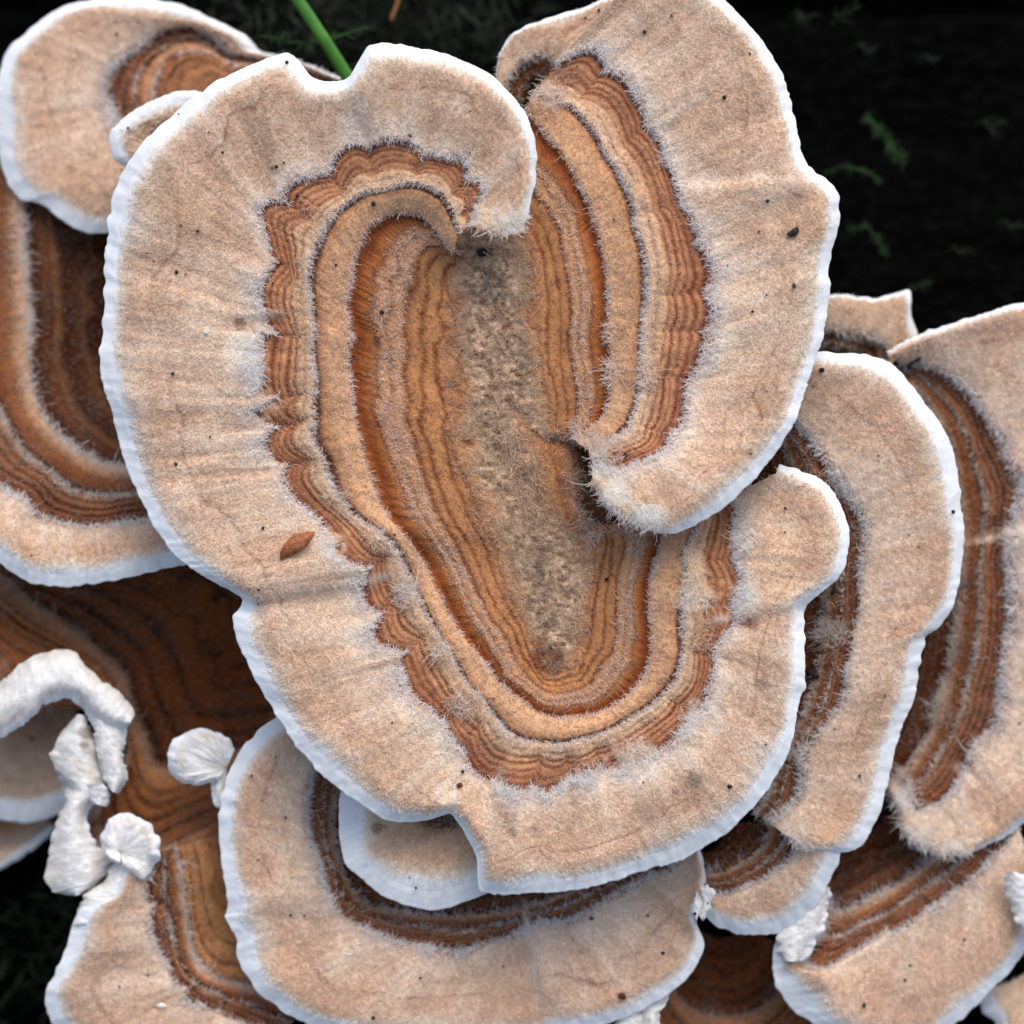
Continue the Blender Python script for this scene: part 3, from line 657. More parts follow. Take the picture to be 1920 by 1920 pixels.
bracket('deep brown bowl with a pale lower margin, half behind the largest bracket',
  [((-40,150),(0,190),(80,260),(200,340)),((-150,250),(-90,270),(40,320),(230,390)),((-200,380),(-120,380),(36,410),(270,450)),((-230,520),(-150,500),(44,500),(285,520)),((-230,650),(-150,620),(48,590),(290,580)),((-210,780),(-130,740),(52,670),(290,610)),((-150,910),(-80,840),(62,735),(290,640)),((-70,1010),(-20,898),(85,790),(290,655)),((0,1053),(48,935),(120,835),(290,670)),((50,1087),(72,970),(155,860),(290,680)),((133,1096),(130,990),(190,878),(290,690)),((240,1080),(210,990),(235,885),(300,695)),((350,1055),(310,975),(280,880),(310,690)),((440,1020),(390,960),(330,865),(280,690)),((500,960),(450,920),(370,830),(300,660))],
  -125, variant(SEC, cols=[(0, (58, 27, 12)), (.7, (66, 32, 14)), (.95, (56, 26, 11)), (1.1, (104, 66, 42)), (1.25, (78, 40, 20)), (1.4, (60, 28, 12)), (1.52, (116, 76, 50)), (1.7, (90, 50, 28)), (1.8, (62, 30, 13)), (1.93, (80, 42, 20))] + [c for c in SEC['col'] if c[0] >= 1.99]), 41, white=38, step=(6,4), dens=.9, zr=(-280,-210,-80,-45,-22,8,-6), zoff=np.interp(np.arange(15), [0, 3, 8, 14], [-230, -170, 0, 10]), short='deep brown bowl')  # inner browns darkened: shade beside the largest bracket put into the colour
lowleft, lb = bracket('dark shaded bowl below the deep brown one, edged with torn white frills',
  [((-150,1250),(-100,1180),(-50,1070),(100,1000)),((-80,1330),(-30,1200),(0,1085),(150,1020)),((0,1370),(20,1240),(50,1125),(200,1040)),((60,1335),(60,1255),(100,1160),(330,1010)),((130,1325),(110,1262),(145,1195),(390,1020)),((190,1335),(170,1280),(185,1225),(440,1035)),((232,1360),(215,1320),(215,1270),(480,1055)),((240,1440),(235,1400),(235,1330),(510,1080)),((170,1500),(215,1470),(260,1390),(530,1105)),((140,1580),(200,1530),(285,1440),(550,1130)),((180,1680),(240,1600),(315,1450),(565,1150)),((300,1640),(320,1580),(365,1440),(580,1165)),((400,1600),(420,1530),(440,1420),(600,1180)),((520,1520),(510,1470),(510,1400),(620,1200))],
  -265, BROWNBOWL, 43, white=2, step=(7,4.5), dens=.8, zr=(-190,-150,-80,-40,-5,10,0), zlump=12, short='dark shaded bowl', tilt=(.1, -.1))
bracket('low bracket with amber centre and scalloped brown lines, below the white frills',
  [((240,1600),(285,1600),(330,1590),(420,1560)),((205,1680),(272,1660),(336,1630),(425,1580)),((160,1700),(272,1695),(340,1665),(430,1600)),((137,1737),(280,1730),(343,1695),(435,1610)),((127,1780),(288,1765),(347,1735),(440,1620)),((105,1830),(297,1805),(355,1775),(445,1630)),((88,1867),(308,1830),(365,1805),(450,1640)),((110,1925),(325,1850),(380,1825),(455,1645)),((190,1985),(350,1872),(405,1838),(460,1650)),((300,2010),(390,1895),(440,1848),(470,1655)),((450,2010),(450,1920),(490,1865),(490,1660)),((600,1990),(540,1950),(550,1890),(520,1660))],
  -205, variant(SEC, cols=[(0, (150, 98, 58)), (1.2, (188, 136, 90)), (1.9, (176, 120, 74))] + [c for c in SEC['col'] if c[0] >= 1.99]), 47, white=np.array([20,24,34,36,38,40,40,44,44,44,44,44]), step=(6,4), dens=.9, lobes=.4, short='low amber bracket', tilt=(0, -.12))
bracket('broad bracket below the largest one, dark brown band inside a wide tan border',
  [((560,1330),(620,1400),(660,1430),(760,1480)),((505,1360),(590,1440),(635,1470),(750,1500)),((455,1405),(578,1480),(620,1510),(745,1520)),((425,1465),(577,1515),(620,1550),(745,1540)),((412,1540),(585,1570),(625,1590),(750,1560)),((416,1620),(608,1630),(638,1635),(760,1580)),((432,1695),(614,1675),(655,1665),(775,1600)),((426,1722),(622,1705),(672,1685),(785,1610)),((447,1760),(640,1722),(690,1697),(800,1618)),((452,1800),(670,1738),(715,1705),(815,1620)),((490,1860),(705,1753),(750,1713),(830,1622)),((560,1912),(760,1772),(800,1718),(850,1622)),((680,1945),(830,1777),(850,1718),(870,1622)),((830,1955),(895,1772),(905,1714),(890,1620)),((970,1950),(950,1760),(955,1709),(910,1615)),((1080,1930),(1000,1733),(1000,1698),(930,1610)),((1170,1905),(1060,1728),(1040,1683),(950,1600)),((1240,1868),(1105,1708),(1080,1667),(970,1590)),((1295,1820),(1145,1682),(1120,1652),(990,1580)),((1318,1770),(1185,1655),(1160,1637),(1010,1570)),((1305,1728),(1215,1640),(1190,1625),(1030,1560)),((1315,1690),(1250,1625),(1220,1610),(1050,1550)),((1320,1640),(1270,1610),(1240,1595),(1060,1540)),((1310,1590),(1280,1585),(1250,1570),(1070,1530))],
  -150, SEC, 53, white=np.array([40]*12+[36]*3+[34,32,30,28,26,24,14,8,6]), dens=1.0, zr=(-110,-80,-40,-24,-8,14,0), short='broad lower bracket', tilt=(0, -.05), steps=[(1015,1890,985,1700,-8,6,60)])
bracket('little tan lobe with broad white margin, wedged between largest bracket and broad lower one',
  [((660,1430),(720,1470),(760,1490),(830,1500)),((640,1490),(710,1500),(755,1505),(830,1510)),((641,1560),(712,1540),(756,1525),(832,1515)),((650,1615),(725,1575),(765,1545),(835,1520)),((685,1648),(745,1600),(778,1558),(840,1522)),((730,1682),(772,1615),(795,1565),(845,1524)),((800,1702),(810,1622),(815,1568),(850,1526)),((855,1696),(845,1620),(838,1566),(855,1526)),((910,1675),(880,1610),(860,1560),(860,1524)),((960,1640),(910,1590),(880,1545),(870,1520))],
  -85, variant(PALE, cols=[(0, (80, 46, 24)), (1.2, (116, 74, 44)), (1.6, (198, 160, 124)), (2, (210, 178, 148)), (4.3, (216, 190, 164)), (5.06, (228, 216, 202)), (5.3, (238, 240, 242)), (6, (240, 243, 247))]), 59, white=58, zr=(-40,-28,-14,-6,0,6,-6), whitepatch=[(708, 1555, 16, (150, 106, 74), .9)], short='little wedged lobe', tilt=(0, -.05))
bracket('long crescent bracket beside the right lobe of the largest one, tan with crisp white rim',
  [((1530,662),(1470,770),(1450,790),(1350,850)),((1580,664),(1490,790),(1462,815),(1350,900)),((1640,672),(1515,822),(1475,845),(1350,930)),((1690,703),(1540,858),(1490,880),(1350,960)),((1735,760),(1562,890),(1505,915),(1350,990)),((1770,812),(1578,930),(1520,950),(1350,1010)),((1787,865),(1600,968),(1535,985),(1350,1030)),((1797,930),(1615,1000),(1545,1020),(1350,1050)),((1805,1000),(1618,1040),(1550,1060),(1350,1070)),((1800,1065),(1615,1090),(1552,1110),(1350,1090)),((1790,1122),(1613,1150),(1550,1160),(1350,1110)),((1762,1172),(1603,1195),(1545,1205),(1350,1130)),((1734,1195),(1597,1225),(1540,1235),(1350,1150)),((1722,1250),(1588,1268),(1532,1275),(1350,1170)),((1712,1300),(1576,1320),(1520,1320),(1350,1190)),((1692,1350),(1545,1365),(1500,1365),(1350,1220)),((1676,1410),(1505,1415),(1475,1410),(1350,1260)),((1660,1475),(1500,1460),(1462,1450),(1350,1300)),((1640,1530),(1488,1500),(1450,1485),(1350,1340)),((1605,1588),(1468,1525),(1435,1510),(1350,1380)),((1562,1596),(1452,1536),(1426,1521),(1350,1398)),((1515,1588),(1449,1541),(1424,1526),(1350,1404)),((1474,1566),(1446,1545),(1422,1530),(1350,1410))],
  -95, variant(SEC), 61, white=np.array([32]*20+[24,10,5]), zr=(-120,-90,-45,-25,-8,16,2), zoff=np.interp(np.arange(23), [0, 4, 12, 22], [-20, 0, 0, -6]), tufts=[(1490,1560,50,.9), (1500,1410,30,.9), (1590,1000,30,.6), (1560,900,30,.6), (1560,1190,40,.8)], short='crescent bracket', tilt=(-.12, -.05))
bracket('small rounded bracket below the crescent one, pale border round a brown hollow',
  [((1312,1700),(1312,1672),(1305,1642),(1310,1600)),((1335,1728),(1335,1676),(1328,1642),(1320,1600)),((1377,1746),(1362,1676),(1350,1638),(1330,1597)),((1413,1751),(1390,1668),(1370,1632),(1338,1592)),((1457,1744),(1420,1656),(1390,1622),(1345,1586)),((1500,1720),(1450,1640),(1408,1610),(1350,1580)),((1535,1688),(1475,1618),(1425,1594),(1355,1572)),((1556,1642),(1495,1596),(1437,1578),(1358,1565)),((1572,1600),(1510,1575),(1442,1560),(1360,1555)),((1560,1560),(1510,1550),(1445,1540),(1360,1545))],
  -135, SEC, 67, white=34, zr=(-80,-60,-34,-18,-6,8,-4), short='small rounded bracket', tilt=(0, -.2))
bracket('great bracket with dark brown ribs and pale velvet, running off the right border',
  [((1665,662),(1690,682),(1680,705),(1600,850)),((1725,630),(1730,680),(1712,722),(1600,880)),((1775,610),(1770,697),(1740,752),(1600,910)),((1850,590),(1815,732),(1768,795),(1600,940)),((1950,570),(1850,775),(1785,845),(1600,970)),((2080,650),(1878,840),(1798,915),(1600,1000)),((2160,780),(1900,905),(1803,975),(1600,1030)),((2200,930),(1902,965),(1803,1020),(1600,1060)),((2210,1080),(1892,1040),(1801,1070),(1600,1090)),((2200,1200),(1892,1120),(1799,1125),(1600,1110)),((2170,1320),(1888,1200),(1793,1190),(1600,1140)),((2110,1420),(1875,1290),(1780,1265),(1600,1170)),((2010,1500),(1855,1360),(1762,1330),(1600,1200)),((1915,1545),(1825,1410),(1742,1378),(1600,1230)),((1860,1580),(1805,1455),(1722,1412),(1600,1260)),((1795,1600),(1782,1495),(1705,1437),(1600,1290)),((1735,1588),(1740,1525),(1692,1450),(1600,1310)),((1697,1565),(1712,1535),(1682,1460),(1600,1330)),((1680,1510),(1692,1508),(1672,1468),(1600,1350)),((1665,1475),(1672,1475),(1662,1470),(1600,1370))],
  -195, SEC, 71, white=np.array([4,8,10,10,20,30,30,30,30,30,30,30,28,16,10,6,6,6,4,2]), zr=(-130,-95,-50,-28,-8,16,2), zoff=np.interp(np.arange(20), [0, 3, 8, 15, 19], [-70, -40, 0, 25, 10]), short='great ribbed bracket', tilt=(-.12, -.08), tufts=[(1698,1505,45,1), (1722,1572,55,.9), (1790,1592,50,.8), (1690,1470,35,.8), (1760,1330,40,.6), (1890,1010,40,.6)], whitepatch=[(1728,1572,60,(228,216,206),.7), (1792,1592,45,(226,212,198),.6)], steps=[(1950,985,1830,1010,12,5,40), (1880,985,1885,1120,8,5,30), (1790,1440,1830,1475,-6,5,40)])
bracket('small bracket half hidden behind the crescent one, its edge against the black log',
  [((1440,600),(1470,640),(1480,660),(1520,700)),((1490,560),(1500,625),(1505,655),(1540,700)),((1550,553),(1545,618),(1550,650),(1560,700)),((1640,563),(1600,630),(1590,655),(1580,700)),((1702,547),(1650,640),(1620,665),(1590,700)),((1708,590),(1665,655),(1632,675),(1595,705)),((1718,632),(1670,672),(1640,685),(1600,710)),((1690,660),(1665,690),(1640,700),(1600,720))],
  -260, SEC, 73, white=np.array([3,3,3,6,20,24,26,10]), step=(7,4.5), dens=.8, zr=(-60,-45,-25,-14,0,8,0), short='half-hidden bracket')
bright, bb = bracket('slanting bracket in the lower right corner, ridged brown bands and white left flank',
  [((1540,1660),(1546,1690),(1552,1690),(1530,1600)),((1500,1715),(1540,1732),(1555,1712),(1540,1590)),((1458,1765),(1530,1760),(1562,1720),(1555,1580)),((1455,1815),(1495,1812),(1582,1712),(1565,1570)),((1458,1845),(1540,1822),(1602,1704),(1575,1560)),((1480,1880),(1590,1796),(1627,1692),(1590,1550)),((1520,1915),(1650,1768),(1652,1680),(1605,1540)),((1620,1965),(1700,1740),(1682,1662),(1620,1530)),((1720,1960),(1740,1710),(1707,1645),(1630,1520)),((1800,1908),(1780,1684),(1732,1627),(1640,1510)),((1850,1862),(1815,1655),(1757,1607),(1650,1500)),((1900,1808),(1850,1620),(1782,1587),(1660,1490)),((1935,1750),(1885,1585),(1812,1562),(1680,1470)),((1965,1670),(1910,1550),(1842,1532),(1700,1450))],
  -185, SEC, 79, we=[(1544,1682),(1534,1727),(1520,1762),(1480,1812),(1530,1828),(1556,1862),(1580,1902),(1640,1928),(1715,1925),(1778,1880),(1826,1840),(1876,1788),(1908,1730),(1940,1650)], zr=(-150,-110,-50,-28,-8,14,0), zoff=np.interp(np.arange(14), [0, 4, 13], [10, 10, -50]), lobes=.35, short='slanting bracket', tilt=(0, -.1))
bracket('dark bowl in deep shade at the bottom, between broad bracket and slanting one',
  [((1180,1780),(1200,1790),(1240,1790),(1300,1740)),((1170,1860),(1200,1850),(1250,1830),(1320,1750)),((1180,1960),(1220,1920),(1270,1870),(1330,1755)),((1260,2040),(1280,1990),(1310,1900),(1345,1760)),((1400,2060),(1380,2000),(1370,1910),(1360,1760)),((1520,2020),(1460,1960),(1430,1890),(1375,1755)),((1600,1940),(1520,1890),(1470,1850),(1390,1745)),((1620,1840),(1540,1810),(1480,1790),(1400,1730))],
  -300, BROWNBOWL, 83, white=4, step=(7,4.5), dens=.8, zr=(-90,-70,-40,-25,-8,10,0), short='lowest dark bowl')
bracket('small pinkish bracket peeping out behind the top of the right lobe',
  [((928,200),(945,190),(970,187),(1000,192)),((930,140),(950,155),(975,165),(1005,185)),((945,90),(968,128),(985,148),(1010,180)),((980,55),(990,113),(1000,138),(1015,180)),((1030,35),(1015,108),(1015,135),(1020,180)),((1090,18),(1035,112),(1030,140),(1025,180)),((1150,-5),(1050,125),(1045,150),(1030,185)),((1220,10),(1070,150),(1060,165),(1040,190)),((1240,80),(1080,180),(1060,185),(1040,195))],
  -150, SEC, 89, white=np.array([3,3,3,4,8,12,14,14,10]), step=(7,4.5), dens=.8, zr=(-50,-40,-22,-12,0,8,0), short='small pinkish bracket')
bracket('far blurred pale bracket by the left border, seen past the torn white frills',
  [((-120,1500),(-60,1440),(-20,1400),(60,1320)),((-60,1525),(-20,1465),(10,1420),(70,1320)),((0,1535),(20,1472),(40,1430),(80,1320)),((60,1537),(60,1475),(70,1430),(95,1320)),((115,1522),(100,1470),(100,1425),(110,1320)),((160,1480),(130,1450),(120,1415),(125,1320)),((200,1420),(160,1410),(140,1390),(140,1320))],
  -400, PALE, 97, white=40, step=(8,5), dens=.6, short='far pale bracket')
bracket('farthest blurred pale bracket below the other blurred one at the left border',
  [((-120,1660),(-90,1630),(-60,1600),(0,1540)),((-40,1645),(-30,1610),(-10,1580),(20,1540)),((20,1615),(20,1590),(25,1570),(40,1540)),((65,1585),(60,1570),(58,1555),(60,1535)),((105,1550),(95,1545),(85,1540),(80,1530))],
  -470, PALE, 99, white=14, step=(8,5), dens=.6, short='farthest pale bracket')
bracket('blurred pale bracket in the lowest right corner, below the slanting one',
  [((1835,1850),(1870,1850),(1900,1840),(1960,1800)),((1845,1895),(1880,1880),(1905,1860),(1962,1810)),((1868,1915),(1895,1895),(1915,1870),(1965,1820)),((1875,1970),(1905,1930),(1925,1890),(1970,1830)),((1930,2010),(1945,1960),(1950,1910),(1980,1840)),((2000,2000),(1990,1950),(1985,1900),(1990,1850))],
  -330, PALE, 101, white=36, step=(8,5), dens=.6, short='lowest pale bracket')

# ---- white frills and fans
def frill(parent, b, cen, edge_, z, seed, rise=10, name='frill', **kw):
    "a white pleated flap: a centre line (same count as the edge) and an edge line"
    c, e = np.asarray(cen, float), np.asarray(edge_, float)
    R = np.stack([c + (e - c) * f for f in (0, .18, .36, .54, .72, .88, 1)])
    zr = z + np.array([0, rise * .5, rise * .8, rise, rise * .8, rise * .4, -4])
    return sheet(parent, b, R, zr, np.zeros(len(c)), WHITE, seed, name, dens=0, step=(3.5, 4), thick=(8, 4), edge=5.0, zlump=6, pleat=kw.pop('pleat', 2.4), ruffle=kw.pop('ruffle', 7), **kw)

def flap(parent, b, left, right, z, seed, rise=14, **kw):
    "a soft white flap: two outlines, bulging between them"
    l, r = np.asarray(left, float), np.asarray(right, float)
    R = np.stack([l + (r - l) * f for f in (0, .12, .3, .5, .7, .88, 1)])
    zr = z + rise * np.array([-1.1, -.2, .5, .8, .6, -.1, -1.1])
    return sheet(parent, b, R, zr, np.zeros(len(l)), WHITE, seed, 'flap', dens=0, step=(3.5, 3.5), thick=(7, 4), edge=6.0, zlump=6, pleat=kw.pop('pleat', 1.2) * .4, ruffle=kw.pop('ruffle', 7), two=True, **kw)
b = world_pt(180, 1400, -300)
o = thing('bracket_fungus', 'crumpled white flaps hanging over the dark brown bowl, torn and folded', 'fungus', b, 'white unripe bracket fungi')
flap(o, b, [(-40,1305),(10,1278),(45,1243),(85,1226),(133,1219),(162,1246),(198,1278),(238,1312),(253,1340)], [(-30,1402),(14,1373),(60,1347),(86,1319),(126,1308),(146,1319),(168,1346),(204,1368),(238,1364)], -172, 201, 16, pleat=3.5)
flap(o, b, [(168,1330),(172,1370),(182,1412),(192,1455),(206,1482)], [(246,1338),(236,1385),(234,1425),(240,1456),(220,1488)], -180, 205, 14, pleat=3.5)
flap(o, b, [(143,1338),(108,1382),(98,1415),(103,1450),(120,1478),(117,1505),(102,1545),(90,1600),(84,1645),(98,1672),(138,1680)], [(162,1342),(180,1390),(192,1432),(194,1466),(200,1492),(168,1514),(165,1545),(180,1580),(206,1606),(200,1640),(150,1678)], -196, 209, 22, whitepatch=[(166,1372,17,(150,138,128),.8), (158,1398,9,(140,124,112),.7), (150,1440,20,(214,206,192),.5), (188,1500,9,(150,120,96),.6)])  # dark hollows and cream creases: shade painted into the flap's colour
flap(o, b, [(146,1470),(160,1492),(172,1506)], [(196,1470),(202,1490),(196,1512)], -184, 211, 9)
b = world_pt(235, 1590, -300)
o = thing('bracket_fungus', 'small white rosette with scalloped edge and a tongue below, beside the crumpled white flaps', 'fungus', b, 'white unripe bracket fungi')
frill(o, b, [(226,1598)] * 13, [(226,1624),(208,1614),(194,1600),(190,1572),(201,1547),(220,1530),(246,1527),(268,1539),(288,1563),(293,1596),(284,1630),(262,1645),(230,1628)], -172, 213, 9)
flap(o, b, [(222,1606),(200,1648),(160,1675),(146,1702),(138,1735)], [(258,1620),(263,1655),(250,1690),(218,1712),(188,1728)], -182, 215, 13)
b = world_pt(430, 1440, -250)
o = thing('bracket_fungus', 'little white pleated fan standing before the dark bowl, by the broad lower bracket', 'fungus', b, 'white unripe bracket fungi')
frill(o, b, [(425,1440)] * 12, [(440,1405),(426,1386),(408,1374),(388,1366),(355,1367),(330,1388),(319,1412),(317,1446),(335,1466),(366,1471),(396,1466),(400,1470)], -165, 217, 16)
frill(o, b, [(425,1440),(425,1460),(425,1480),(425,1490)], [(398,1450),(398,1485),(405,1512),(425,1520)], -166, 219, 8)
b = world_pt(1210, 1900, -300)
o = thing('bracket_fungus', 'white pad under the right edge of the broad lower bracket', 'fungus', b, 'white unripe bracket fungi')
frill(o, b, [(1200,1900),(1205,1905),(1205,1915),(1200,1930)], [(1262,1838),(1250,1880),(1236,1905),(1246,1950)], -170, 221, 8)
frill(o, b, [(1200,1900),(1205,1905),(1205,1915),(1200,1930)], [(1180,1860),(1160,1890),(1150,1930),(1170,1960)], -171, 223, 8)
# torn white flaps grown on the two right-hand brackets
flap(bright, bb, [(1542,1660),(1502,1700),(1470,1738),(1458,1775),(1466,1802)], [(1557,1664),(1554,1700),(1546,1735),(1522,1775),(1502,1803)], -160, 225, 9)
flap(bright, bb, [(1886,1638),(1884,1665),(1894,1700),(1910,1735),(1925,1765)], [(1905,1634),(1936,1650),(1952,1690),(1957,1730),(1952,1768)], -172, 229, 9)
b = world_pt(1320, 1700, -300)
o = thing('bracket_fungus', 'tiny white crinkled flap in the gap between the broad bracket and the small rounded one', 'fungus', b, 'white unripe bracket fungi')
frill(o, b, [(1318,1690),(1318,1695),(1315,1705),(1310,1715)], [(1314,1660),(1338,1672),(1330,1700),(1318,1728)], -105, 233, 6)
frill(o, b, [(1318,1690),(1318,1695),(1315,1705),(1310,1715)], [(1305,1665),(1298,1690),(1294,1712),(1305,1730)], -106, 235, 6)

# ------------------------------------------------------------------ the log, the ground
def build_log():
    RL = 2500.0
    xs = np.concatenate([np.linspace(-5200, -900, 40), np.linspace(-880, 2880, 340), np.linspace(2900, 7100, 40)])
    an = np.concatenate([np.linspace(-math.pi, -0.6, 50)[:-1], np.linspace(-0.6, 0.6, 260), np.linspace(0.6, math.pi, 50)[1:]])
    Xg, A = np.meshgrid(xs, an, indexing='ij')
    yy = A * RL
    n = 55 * (fbm(Xg / 700, yy / 90, 301, 4) - .5) + 120 * (fbm(Xg / 600, yy / 400, 302, 3) - .5) + 18 * (fbm(Xg / 60, yy / 22, 303, 3) - .5)
    ledge = np.abs(((yy + 60 * vn(Xg / 500, yy / 300, 305)) / 330) % 1 - 0.5)
    n = n - 70 * np.clip(1 - ledge * 7, 0, 1) * sm(0.5, 0.62, vn(Xg / 800, yy / 260, 306))
    n = n * sm(0, .25, math.pi - np.abs(A)) 
    r = RL + n
    x = (Xg - 960) * U; y = r * np.sin(A) * U; z = (r * np.cos(A) - RL - 560) * U
    co = np.stack([x, y, z], -1)
    b = np.array([0, 0, (-RL - 560) * U])
    ni, nj = Xg.shape
    idx = np.arange(ni * nj).reshape(ni, nj)
    F = np.stack([idx[:-1, :-1], idx[1:, :-1], idx[1:, 1:], idx[:-1, 1:]], -1).reshape(-1, 4)
    o = mesh_obj('rotting_log', (co - b).reshape(-1, 3), F, M_LOG, base=b)
    tag(o, 'rotting log with wet black ridged wood, carrying the whole cluster of brackets', 'log')
build_log()

g = 1500.0
gx = np.linspace(-1, 1, 121); gx = np.sign(gx) * np.abs(gx) ** 3 * g
GX, GY = np.meshgrid(gx, gx, indexing='ij')
GZ = -4.0 + 2.2 * (fbm(GX / 9 + 50, GY / 9 + 50, 311, 4) - .5)
idx = np.arange(121 * 121).reshape(121, 121)
F = np.stack([idx[:-1, :-1], idx[1:, :-1], idx[1:, 1:], idx[:-1, 1:]], -1).reshape(-1, 4)
go = mesh_obj('ground', np.stack([GX, GY, GZ], -1).reshape(-1, 3), F, M_GROUND)
go['kind'] = 'structure'; go['label'] = 'dark forest floor under the log'

# ------------------------------------------------------------------ moss, grass, needle
def blade_mesh(stems, leaves):
    "leaf-shaped folded blades: list of (root, direction, length, width, bend)"
    V, F = [], []
    for (p, d, L, w, bend) in leaves:
        d = Vector(d).normalized(); side = d.cross(Vector((random.gauss(0, 1), random.gauss(0, 1), random.gauss(0, 1)))).normalized(); up = side.cross(d)
        p = Vector(p); k = len(V)
        for f, ww in ((0, .5), (.35, 1), (.7, .7)):
            c = p + d * L * f + up * bend * L * f * f
            V += [c - side * w * ww * .5, c + up * w * .25, c + side * w * ww * .5]
        V.append(p + d * L + up * bend * L)
        for r in range(2):
            a = k + r * 3
            F += [(a, a + 1, a + 4, a + 3), (a + 1, a + 2, a + 5, a + 4)]
        a = k + 6
        F += [(a, a + 1, k + 9, k + 9), (a + 1, a + 2, k + 9, k + 9)]
    for line, r in stems:
        k = len(V); n = len(line)
        for i, p in enumerate(line):
            p = Vector(p); t = (Vector(line[min(i + 1, n - 1)]) - Vector(line[max(i - 1, 0)])).normalized()
            s = t.cross(Vector((0.3, 0.2, 1))).normalized(); q = s.cross(t)
            rr = r * (1 - .5 * i / n)
            for a in range(6): V.append(p + (s * math.cos(a * math.pi / 3) + q * math.sin(a * math.pi / 3)) * rr)
        for i in range(n - 1):
            for a in range(6):
                F.append((k + i * 6 + a, k + i * 6 + (a + 1) % 6, k + i * 6 + 6 + (a + 1) % 6, k + i * 6 + 6 + a))
    return V, F

def pydata(name, V, F, mat, parent=None, base=None, smooth=True):
    me = bpy.data.meshes.new(name)
    me.from_pydata([tuple(v) for v in V], [], [tuple(dict.fromkeys(f)) for f in F]); me.update()
    for p in me.polygons: p.use_smooth = smooth
    me.materials.append(mat)
    o = bpy.data.objects.new(name, me); COL.objects.link(o)
    if parent is not None: o.parent = parent
    elif base is not None: place(o, base)
    return o

def moss_shoot(label, line, n, L, mat, seed, z):
    random.seed(seed)
    P = [Vector(world_pt(np.float64(x), np.float64(y), np.float64(z + dz))) for (x, y, dz) in line]
    b = P[0].copy(); P = [p - b for p in P]
    dense = []
    for i in range(len(P) - 1):
        for k in range(6): dense.append(P[i].lerp(P[i + 1], k / 6))
    dense.append(P[-1])
    leaves = []
    for i in range(int(n * 1.3)):
        f = random.random() ** .8; q = f * (len(dense) - 1); j = min(int(q), len(dense) - 2)
        p = dense[j].lerp(dense[j + 1], q - j); t = (dense[j + 1] - dense[j]).normalized()
        d = t * random.uniform(.3, .9) + Vector((random.gauss(0, 1), random.gauss(0, 1), random.gauss(0, .8))) * .75
        leaves.append((p, d, L * U * random.uniform(.6, 1.5), L * U * .10, random.uniform(-.4, .4)))
    o = thing('moss_shoot', label, 'moss', tuple(b), 'green moss shoots on the black log')
    V, F = blade_mesh([], leaves); lf = pydata('leaves', V, F, mat, o); lf['kind'] = 'stuff'
    V, F = blade_mesh([(dense, 2.2 * U)], []); pydata('stem', V, F, mat, o)

moss_shoot('bushy green moss shoot on the black log, the largest and brightest', [(1625,215,-40),(1650,245,0),(1675,275,30),(1690,305,45)], 130, 19, M_MOSS, 401, -490)
moss_shoot('small drooping moss shoot on the log near the shoulder of the right lobe', [(1545,325,-20),(1580,312,0),(1625,322,10),(1650,340,10)], 60, 14, M_MOSS, 403, -490)
moss_shoot('arching moss shoot on the log beside the black crumb', [(1590,430,-20),(1625,425,0),(1645,445,10),(1660,475,15)], 70, 15, M_MOSS, 405, -490)
moss_shoot('thin creeping moss shoot low on the log above the small half-hidden bracket', [(1705,545,-20),(1725,535,0),(1745,530,0)], 30, 12, M_MOSS, 407, -490)
moss_shoot('faint moss shoot high on the log beside the top of the right lobe', [(1560,45,-20),(1580,30,0),(1605,15,0)], 24, 22, M_DMOSS, 409, -420)
moss_shoot('feathery pale moss sprig crossing the grass stem', [(690,52,-40),(620,72,0),(560,82,10),(500,68,5)], 90, 20, M_MOSS, 411, -300)

for k_, (x_, y_, n_, l_, z_) in enumerate([(1830, 235, 16, 22, -510), (1480, 30, 20, 24, -510), (1720, 110, 12, 20, -520), (1870, 420, 14, 22, -510), (1600, 90, 14, 18, -520), (1775, 470, 12, 18, -510)]):
    moss_shoot('dim dark moss sprig on the log, %s' % ['near the upper corner of the black wood', 'beside the very top of the right lobe', 'high above the bushy moss shoot', 'alone beyond the arching moss shoot', 'between right lobe and bushy shoot', 'above the great ribbed bracket'][k_], [(x_, y_, -20), (x_ + 14, y_ - 8, 0), (x_ + 26, y_ + 6, 8), (x_ + 44, y_ - 4, 5)], n_, l_, M_DMOSS, 430 + k_, z_)

def moss_mat():
    random.seed(77)
    leaves = []
    b = Vector(world_pt(np.float64(720.), np.float64(60.), np.float64(-640.)))
    for i in range(1500):
        x = random.gauss(720, 170); y = random.gauss(40, 60); z = -700 + random.uniform(0, 130)
        if random.random() < .3: x = random.gauss(140, 120); y = random.gauss(1790, 90)
        p = Vector(world_pt(np.float64(x), np.float64(y), np.float64(z))) - b
        d = (random.gauss(0, 1), random.gauss(0, 1), random.uniform(0, 1.2))
        leaves.append((p, d, U * random.uniform(25, 80), U * random.uniform(4, 8), random.uniform(-.5, .5)))
    V, F = blade_mesh([], leaves)
    o = pydata('moss', V, F, M_DMOSS, base=tuple(b)); tag(o, 'dark moss growing over the log behind the brackets', 'moss', kind='stuff')
moss_mat()

